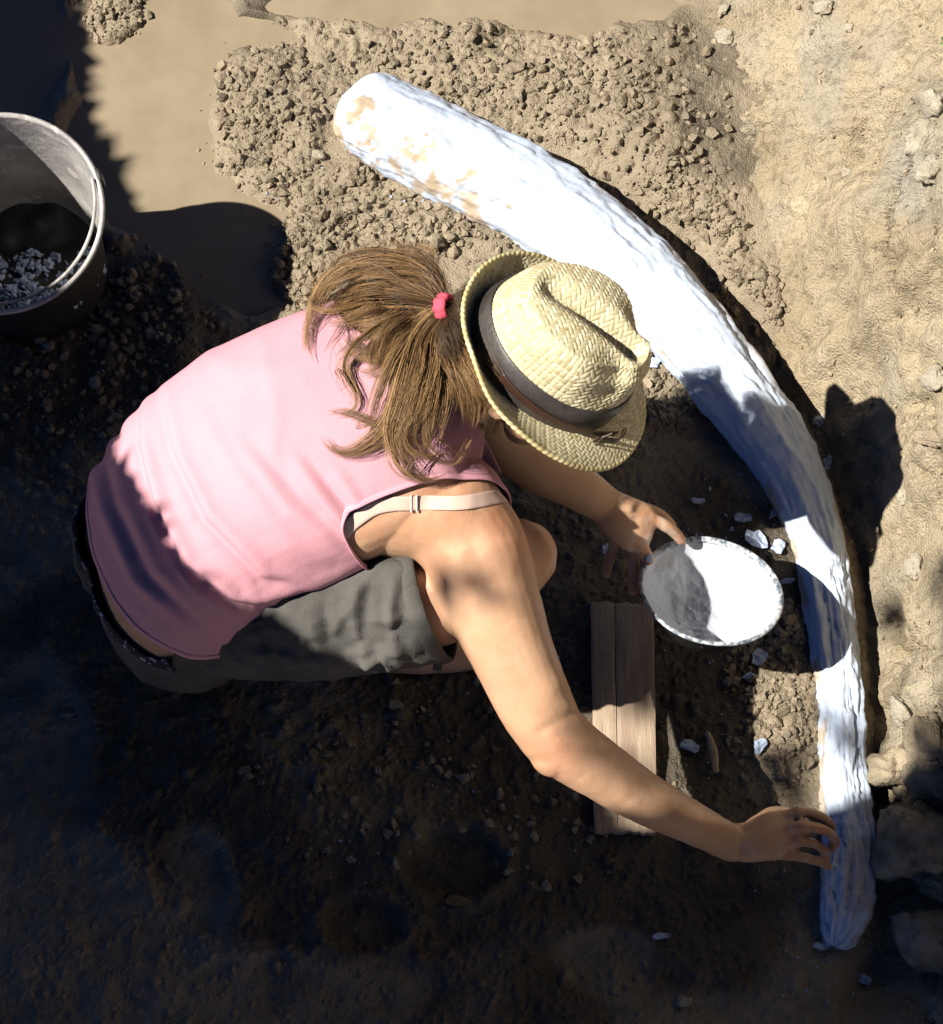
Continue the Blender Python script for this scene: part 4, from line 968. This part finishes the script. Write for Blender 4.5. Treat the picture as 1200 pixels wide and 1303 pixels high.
# ------------------------------------------------------------------ stones, roots, grass on the bank
def rock(name, c, r, axes, mat, seed, amp=.22, n=12, parent=None):
    v, f = ellipsoid((0, 0, 0), np.eye(3), (1, 1, 1), n); off = np.array([seed * 1.7, seed * .9, seed * 2.3])
    d = 1 + amp * fbm3(v + off, 1.3, 5, int(seed), .58) ; q = np.sign(v) * np.abs(v) ** .85
    v = (q * d[:, None]) * np.asarray(r); return mesh_obj(name, np.asarray(c) + v @ axes, f, mat, parent)
STONES = [
    (922,14,(.013,.010,.005),'stone','small pale stone chip high on the bank, topmost of the two beside the mud',3), (922,46,(.012,.014,.005),'stone','small pale stone chip just below another near the top of the bank',5),
    (1050,12,(.012,.016,.007),'stone','rounded pale pebble at the top edge of the bank',8), (1081,36,(.008,.008,.005),'stone','tiny round pebble below the rounded pale one on the bank',11),
    (1078,222,(.008,.010,.006),'stone','single grey-white pebble in the middle of the smooth bank face',14), (1172,176,(.028,.024,.016),'stone','large pale stone bedded in the crumbly right edge of the bank',17),
    (1186,222,(.022,.018,.012),'stone','flat grey stone just under the large pale one on the bank',19), (1192,130,(.022,.030,.012),'stone','grey stone above the large pale one at the right edge',20),
    (1152,632,(.011,.009,.006),'stone','small whitish pebble on the bank right of the hat shadow',23), (1166,722,(.018,.015,.009),'stone','whitish crusty lump on the bank beside the lone green blade',25),
    (1152,905,(.026,.018,.010),'stone','bluish-white flat stone in the bank beside the thin part of the tusk',28), (1140,968,(.036,.030,.02),'stone_dark','rounded earthy boulder at the bank foot nearest the tusk',31),
    (1178,1075,(.052,.058,.04),'stone_dark','largest earthy boulder at the lower right corner',34), (1186,940,(.036,.030,.022),'stone_dark','earthy boulder above the largest one at the right edge',37),
    (1193,1190,(.045,.050,.03),'stone_dark','shaded boulder lowest on the right edge',40), (1190,560,(.012,.028,.010),'stone_dark','narrow brown stone in the bank right of the hat shadow',43), (1195,480,(.018,.022,.012),'stone','rough grey stone at the right edge above the hat shadow',46)]
for x_, y_, r_, mt, lb, sd_ in STONES:
    h, n = look(BANK_BVH, x_, y_)
    if h is None: continue
    o = rock('stone' if mt == 'stone' else 'boulder', h - n * r_[2] * .62, r_, np.stack(frame(n, [0.3, 1, 0])), M[mt], sd_, .34, 22)
    tag(o, lb, 'stone', 'stones in the bank')
def bank_grit():
    r = np.random.default_rng(88); bm = bmesh.new(); bmesh.ops.create_icosphere(bm, subdivisions=1, radius=1); bv_ = np.array([q.co[:] for q in bm.verts]); bf_ = np.array([[q.index for q in f.verts] for f in bm.faces]); bm.free()
    V = []; Fs = []; C = []; k = 0
    for _ in range(1500):
        y_ = r.random() * 1300; x_ = np.interp(y_, [q[1] for q in TOE], [q[0] for q in TOE]) + r.random() * 330 * (1 - .5 * (y_ > 500))
        if x_ > 1230 or noise2(np.array([x_ / 60]), np.array([y_ / 90]), 89)[0] < -.25: continue
        h, n = look(BANK_BVH, x_, y_)
        if h is None: continue
        sz = .0012 + .0055 * r.random() ** 3.5; ax = np.linalg.qr(r.normal(size=(3, 3)))[0]
        V.append(h + (bv_ * (1 + .28 * r.normal(size=(len(bv_), 1))) * sz * np.array([1, .8, .6])) @ ax); Fs.append(bf_ + k * len(bv_)); t_ = .6 + .6 * r.random(); C.append(np.full((len(bv_), 3), t_)); k += 1
    o = mesh_obj('bank_grit', np.concatenate(V), np.concatenate(Fs), M['bank'], smooth=False, col=np.concatenate(C)); o['kind'] = 'stuff'; o['label'] = 'fine gritty fragments crumbling off the sandy bank'; o['category'] = 'grit'
bank_grit()
def tubes(name, lines, rad, mat, root, bvh=BANK_BVH):
    for pts in lines:
        rows = []
        for k, q in enumerate(pts):
            h, n = look(bvh, q[0], q[1])
            if h is None: continue
            rows.append((*(h + n * (q[2] if len(q) > 2 else .002)), rad * (1 - .6 * k / len(pts)), rad * (1 - .6 * k / len(pts))))
        if len(rows) > 2:
            v, f = loft(rows, T_, 18, 6); mesh_obj(name, v, f, mat, root)
h, n = look(BANK_BVH, 1085, 165); r0 = empty('root_tuft', tuple(h)); tag(r0, 'thin dry roots lying across the middle of the bank', 'roots', 'roots in the bank')
tubes('root', [[(1040,182),(1062,166,.006),(1090,156,.006),(1112,138)], [(1062,170),(1085,160,.007),(1105,158,.006),(1128,146)], [(1050,188),(1075,174,.005),(1098,166,.005)], [(1095,172),(1110,164,.006),(1120,156)]], .0017, M['root'], r0)
h, n = look(BANK_BVH, 1150, 295); r0 = empty('root_tuft', tuple(h)); tag(r0, 'pale broken roots hanging below the large pale stone', 'roots', 'roots in the bank')
tubes('root', [[(1147,250),(1146,275,.008),(1150,295,.008),(1132,312,.006)], [(1150,285),(1162,300,.010),(1168,322,.008)], [(1152,290),(1158,310,.008),(1155,335,.004)], [(1160,290),(1175,300,.008),(1190,320,.006)], [(1165,300),(1172,320,.006),(1170,345,.003)]], .0022, M['root'], r0)
def grass(lines, lb, at_):
    h, n = look(BANK_BVH, *at_); r0 = empty('grass_tuft', tuple(h)); tag(r0, lb, 'grass', 'green blades on the bank')
    for pts in lines:
        rows = []
        for k, q in enumerate(pts):
            h, n = look(BANK_BVH, q[0], q[1]); rows.append((*(h + n * q[2]), .0030 * (1 - .85 * k / (len(pts) - 1)), .0004))
        v, f = loft(rows, U_, 16, 6); mesh_obj('blade', v, f, M['grass'], r0)
grass([[(1198,50,.0),(1188,42,.02),(1178,38,.03)], [(1199,52,.0),(1192,30,.02),(1190,12,.035)], [(1199,48,.0),(1196,66,.015),(1190,52,.03)], [(1199,55,.0),(1190,58,.02),(1182,50,.028)]], 'green grass tuft at the top right corner', (1190, 45))
grass([[(1199,696,.002),(1178,693,.010),(1154,690,.016)], [(1199,700,.002),(1186,702,.008),(1176,706,.012)]], 'lone green grass blade low on the bank', (1185, 694))

# ------------------------------------------------------------------ plaster flakes and litter on the mud
def flake(px_, py_, size, asp, ang, seed, mat='plaster_plain', base=None, thick=.004, name='plaster_flake'):
    c = on_ground(px_, py_) if base is None else base; r = np.random.default_rng(seed); n = 11
    th = np.linspace(0, 2*np.pi, n, endpoint=False); rr = size * (.62 + .55 * r.random(n)); x = rr * np.cos(th); y = rr * np.sin(th) * asp
    ca, sa = math.cos(ang), math.sin(ang); x, y = x * ca - y * sa, x * sa + y * ca
    tilt = r.normal(size=2) * .18
    top = np.stack([x, y, .006 + thick + x * tilt[0] + y * tilt[1] + .0012 * r.normal(size=n)], 1); bot = top - np.array([0, 0, thick]); bot[:, :2] *= .93
    mid_ = np.array([[0, 0, .0075 + thick]]); inner = top * np.array([.55, .55, 1]) + np.array([0, 0, .0012]) * r.normal(size=(n, 1))
    V = np.concatenate([top, bot, inner, mid_]) + c; Fc = []
    for k in range(n):
        k2 = (k + 1) % n; Fc += [(k, n + k, n + k2, k2), (k, k2, 2*n + k2, 2*n + k), (2*n + k, 2*n + k2, 3*n)]
    Fc.append(tuple(range(2*n - 1, n - 1, -1)))
    return mesh_obj(name, V, Fc, M[mat], smooth=False)
FLAKES = [(888,640,.011,.45,0,'oval plaster flake alone in the shade above the bowl'), (946,662,.015,.8,.6,'star-shaped plaster flake between the bowl and the tusk'), (962,690,.020,.7,2.3,'largest ragged plaster flake just above the bowl rim'),
    (990,698,.014,.8,1.0,'plaster flake wedged between bowl and tusk edge'), (985,655,.011,.5,.9,'narrow plaster flake close to the shaded tusk'), (1000,742,.012,.4,.2,'thin plaster flake right of the bowl'),
    (880,953,.016,.6,-.2,'bluish plaster flake left of the grey splinter'), (966,952,.013,.7,.7,'plaster flake right of the grey splinter'), (965,838,.014,.9,.5,'dull plaster smear below the bowl, upper one'), (952,862,.011,.4,.3,'dull plaster smear below the bowl, lower one'),
    (840,1193,.014,.35,0,'long pale flake alone on the dark mud below the plank'), (1097,1248,.014,.55,-.5,'pale flake below the tip of the tusk'), (760,1046,.007,1,0,'white plaster blob at the foot of the plank'),
    (832,465,.011,.9,1.2,'white plaster chip beside the front of the hat'), (502,228,.012,.35,.2,'white chip under the broad end of the tusk'), (1042,538,.010,.8,.8,'plaster chip in the gap between tusk and bank, upper one'), (1052,592,.012,.6,1.4,'plaster chip in the gap between tusk and bank, lower one'),
    (770,702,.010,.5,1.3,'small plaster chip under the hand holding the bowl'), (1045,1205,.012,.5,0,'crumbled plaster piece at the tip of the tusk'), (1122,1000,.014,1.4,.2,'torn plaster piece on the bank side of the tusk')]
for k, (a, b, sz, asp, an, lb) in enumerate(FLAKES):
    tag(flake(a, b, sz, asp, an, 300 + k), lb, 'plaster flake', 'plaster flakes on the mud')
# splinter
p0, p1 = on_ground(900, 936), on_ground(910, 984); v, f = loft([(*(p0 + [0, 0, .012]), .004, .003), (*(.5 * p0 + .5 * p1 + [0.001, 0, .014]), .0062, .0035), (*(p1 + [0, 0, .012]), .0045, .003)], [1, 0, 0], 20, 8)
v = v + .0012 * np.stack([fbm3(v, 60, 2, 1), fbm3(v, 60, 2, 2), fbm3(v, 60, 2, 3)], 1)
tag(mesh_obj('wood_splinter', v, f, M['root']), 'grey wooden splinter lying on the mud right of the forearm', 'splinter')
o = rock('pebble', on_ground(870, 1275) + [0, 0, .004], (.012, .009, .007), np.eye(3), M['stone'], 51); tag(o, 'grey pebble on the mud at the bottom edge', 'pebble')
o = rock('pebble', on_ground(405, 200) + [0, 0, .006], (.010, .008, .007), np.eye(3), M['stone'], 55); tag(o, 'buff pebble on the mud left of the broad tusk end', 'pebble')
# dead leaf in the footprint
c = on_ground(583, 1148) + [0, 0, .006]; th = np.linspace(0, 1, 9); V = []
for t in th:
    wv = .008 * math.sin(math.pi * t) ** .8; x = -.02 + .04 * t; V += [c + np.array([x, wv, .003 * math.sin(6 * t)]), c + np.array([x, 0, -.001]), c + np.array([x, -wv, .002])]
Fc = []
for k in range(8): Fc += [(3*k, 3*k+1, 3*k+4, 3*k+3), (3*k+1, 3*k+2, 3*k+5, 3*k+4)]
o = mesh_obj('dead_leaf', np.array(V), Fc, M['dead_leaf']); tag(o, 'small dead leaf at the edge of the round footprint', 'leaf'); md = o.modifiers.new('t', 'SOLIDIFY'); md.thickness = .0008
# fine white specks and loose mud crumbs: nobody could count them
def scatter(name, n, regions, rmin, rmax, mat, seed, flat=.6, col=None):
    r = np.random.default_rng(seed); bm = bmesh.new(); bmesh.ops.create_icosphere(bm, subdivisions=1, radius=1); bv_ = np.array([q.co[:] for q in bm.verts]); bf_ = np.array([[q.index for q in f.verts] for f in bm.faces]); bm.free()
    V = []; Fs = []; C = []
    k = 0
    for _ in range(n):
        x, y, rx, ry = regions[r.integers(len(regions))]; a = r.random() * 6.283; q = 1.18 * r.random() ** .6; c = on_ground(x + rx * q * math.cos(a), y + ry * q * math.sin(a))
        if c[2] < -.002 and name != 'plaster_crumbs' and r.random() > .12: continue
        s = rmin + (rmax - rmin) * r.random() ** 3.2; ax = np.linalg.qr(r.normal(size=(3, 3)))[0]
        v = bv_ * (1 + .26 * r.normal(size=(len(bv_), 1))) * s * np.array([1, .6 + .5 * r.random(), flat]); V.append(c + [0, 0, s * .2] + v @ ax); Fs.append(bf_ + k * len(bv_)); C.append(np.full((len(bv_), 3), .8 + .35 * r.random())); k += 1
    o = mesh_obj(name, np.concatenate(V), np.concatenate(Fs), mat, smooth=False, col=np.concatenate(C)); o['kind'] = 'stuff'; return o
o = scatter('plaster_crumbs', 260, [(930,720,120,110),(900,900,150,120),(1040,1150,80,120),(950,640,80,60),(560,1000,300,200),(480,240,120,40)], .0012, .0035, M['plaster_plain'], 70); o['label'] = 'fine white plaster crumbs sprinkled over the mud'; o['category'] = 'crumbs'
o = scatter('mud_crumbs', 8500, CRUMB + [(1000,880,50,90),(600,1000,250,120),(330,150,70,110),(640,110,180,70)], .0016, .0105, M['mud'], 71, .7); o['label'] = 'loose granular mud crumbs heaped round the tusk'; o['category'] = 'mud'

# ------------------------------------------------------------------ tree on the near left that shades the lower half of the dig
E1 = nrm(np.cross([0, 0, 1.0], SUN)); E2 = np.cross(SUN, E1)
EDGE = [(100,-120,0),(95,60,0),(97,130,0),(125,165,0),(150,235,0),(120,330,.10),(118,430,.30),(112,535,.40),(135,580,.46),(170,620,.48),(205,680,.48),(265,745,.45),(360,800,.40),(450,830,.36),(760,1010,.035),(790,1060,.03),(940,1060,.15),(1070,1035,.07),(1130,1010,.10),(1195,965,.24)]   # measured points on the edge of the shade
SHADE = [(P(*q) @ E1, P(*q) @ E2) for q in EDGE]; SHADE = np.array([(SHADE[0][0], SHADE[0][1])] + SHADE + [(SHADE[-1][0] - .02, .95), (1.15, .95), (1.15, -.2), (.9, -.9), (-.3, -1.0), (SHADE[0][0], -.9)])
def inside(a, b, poly):
    c = np.zeros(a.shape, bool); n = len(poly)
    for k in range(n):
        x1, y1 = poly[k]; x2, y2 = poly[(k + 1) % n]
        m = ((y1 > b) != (y2 > b)) & (a < (x2 - x1) * (b - y1) / (y2 - y1 + 1e-12) + x1); c ^= m
    return c
def build_tree():
    root = empty('shade_tree', (-2.5, -0.75, 0)); tag(root, 'leafy tree outside the left edge whose crown shades the mud', 'tree')
    n = 70000; a = -1.3 + 2.5 * rng.random(n); b = -1.05 + 2.05 * rng.random(n)
    wob = .010 * noise2(a * 16, b * 16, 400); ok = inside(a + wob, b + .010 * noise2(a * 16, b * 16, 401), SHADE)
    a, b = a[ok][:34000], b[ok][:34000]; t = 2.1 + 1.0 * rng.random(len(a))
    # loose sprays further off: the soft dapple on the arm, thigh and bank
    m = 520; a2 = .27 + .37 * rng.random(m); b2 = .06 + .56 * rng.random(m); keep = noise2(a2 * 17, b2 * 17, 410) > .12; a2, b2 = a2[keep], b2[keep]
    a = np.r_[a, a2]; b = np.r_[b, b2]; t = np.r_[t, 4.2 + 1.4 * rng.random(len(a2))]
    c = a[:, None] * E1 + b[:, None] * E2 + t[:, None] * SUN
    N = len(c); ax = rng.normal(size=(N, 3)); ax /= np.linalg.norm(ax, axis=1)[:, None]; q = rng.normal(size=(N, 3)) + 1.2 * SUN; q -= (q * ax).sum(1)[:, None] * ax; q /= np.linalg.norm(q, axis=1)[:, None]; w_ = np.cross(ax, q)
    L = np.where(t < 4, (.027 + .015 * rng.random(N)), .022 + .016 * rng.random(N))[:, None]; W = L * .52
    V = np.stack([c - ax * L, c - ax * L * .2 + w_ * W - q * .004, c + ax * L, c - ax * L * .2 - w_ * W - q * .004, c + ax * L * .05 + q * .003], 1)
    Fb = np.array([(0, 1, 4, 4), (1, 2, 4, 4), (2, 3, 4, 4), (3, 0, 4, 4)])[:, :3]
    Fs = (np.arange(N)[:, None, None] * 5 + Fb[None]).reshape(-1, 3)
    mesh_obj('crown', V.reshape(-1, 3), Fs, M['leaf'], root, smooth=False)
    v, f = loft([(-2.5,-.75,-.1,.15,.15),(-2.48,-.72,.6,.115,.115),(-2.42,-.62,1.2,.095,.09),(-2.3,-.5,1.8,.07,.07),(-2.2,-.4,2.4,.045,.045)], [1, 0, 0], 24, 16); mesh_obj('trunk', v, f, M['bark'], root)
    for k in range(11):
        u = k / 10; s0 = np.array([-2.45 + .2 * u, -.68 + .25 * u, .9 + 1.3 * u]); pick = c[int(np.argmin(np.hypot(a[:N - len(a2)] - (-.9 + 1.7 * u), b[:N - len(a2)] - (-.75 + .25 * math.sin(k * 2.3)))))]
        mm = .5 * s0 + .5 * pick + np.array([0, 0, .12]); v, f = loft([(*s0, .035, .035), (*mm, .020, .020), (*pick, .006, .006)], [0.3, .2, 1], 14, 8); mesh_obj('limb', v, f, M['bark'], root)
build_tree()
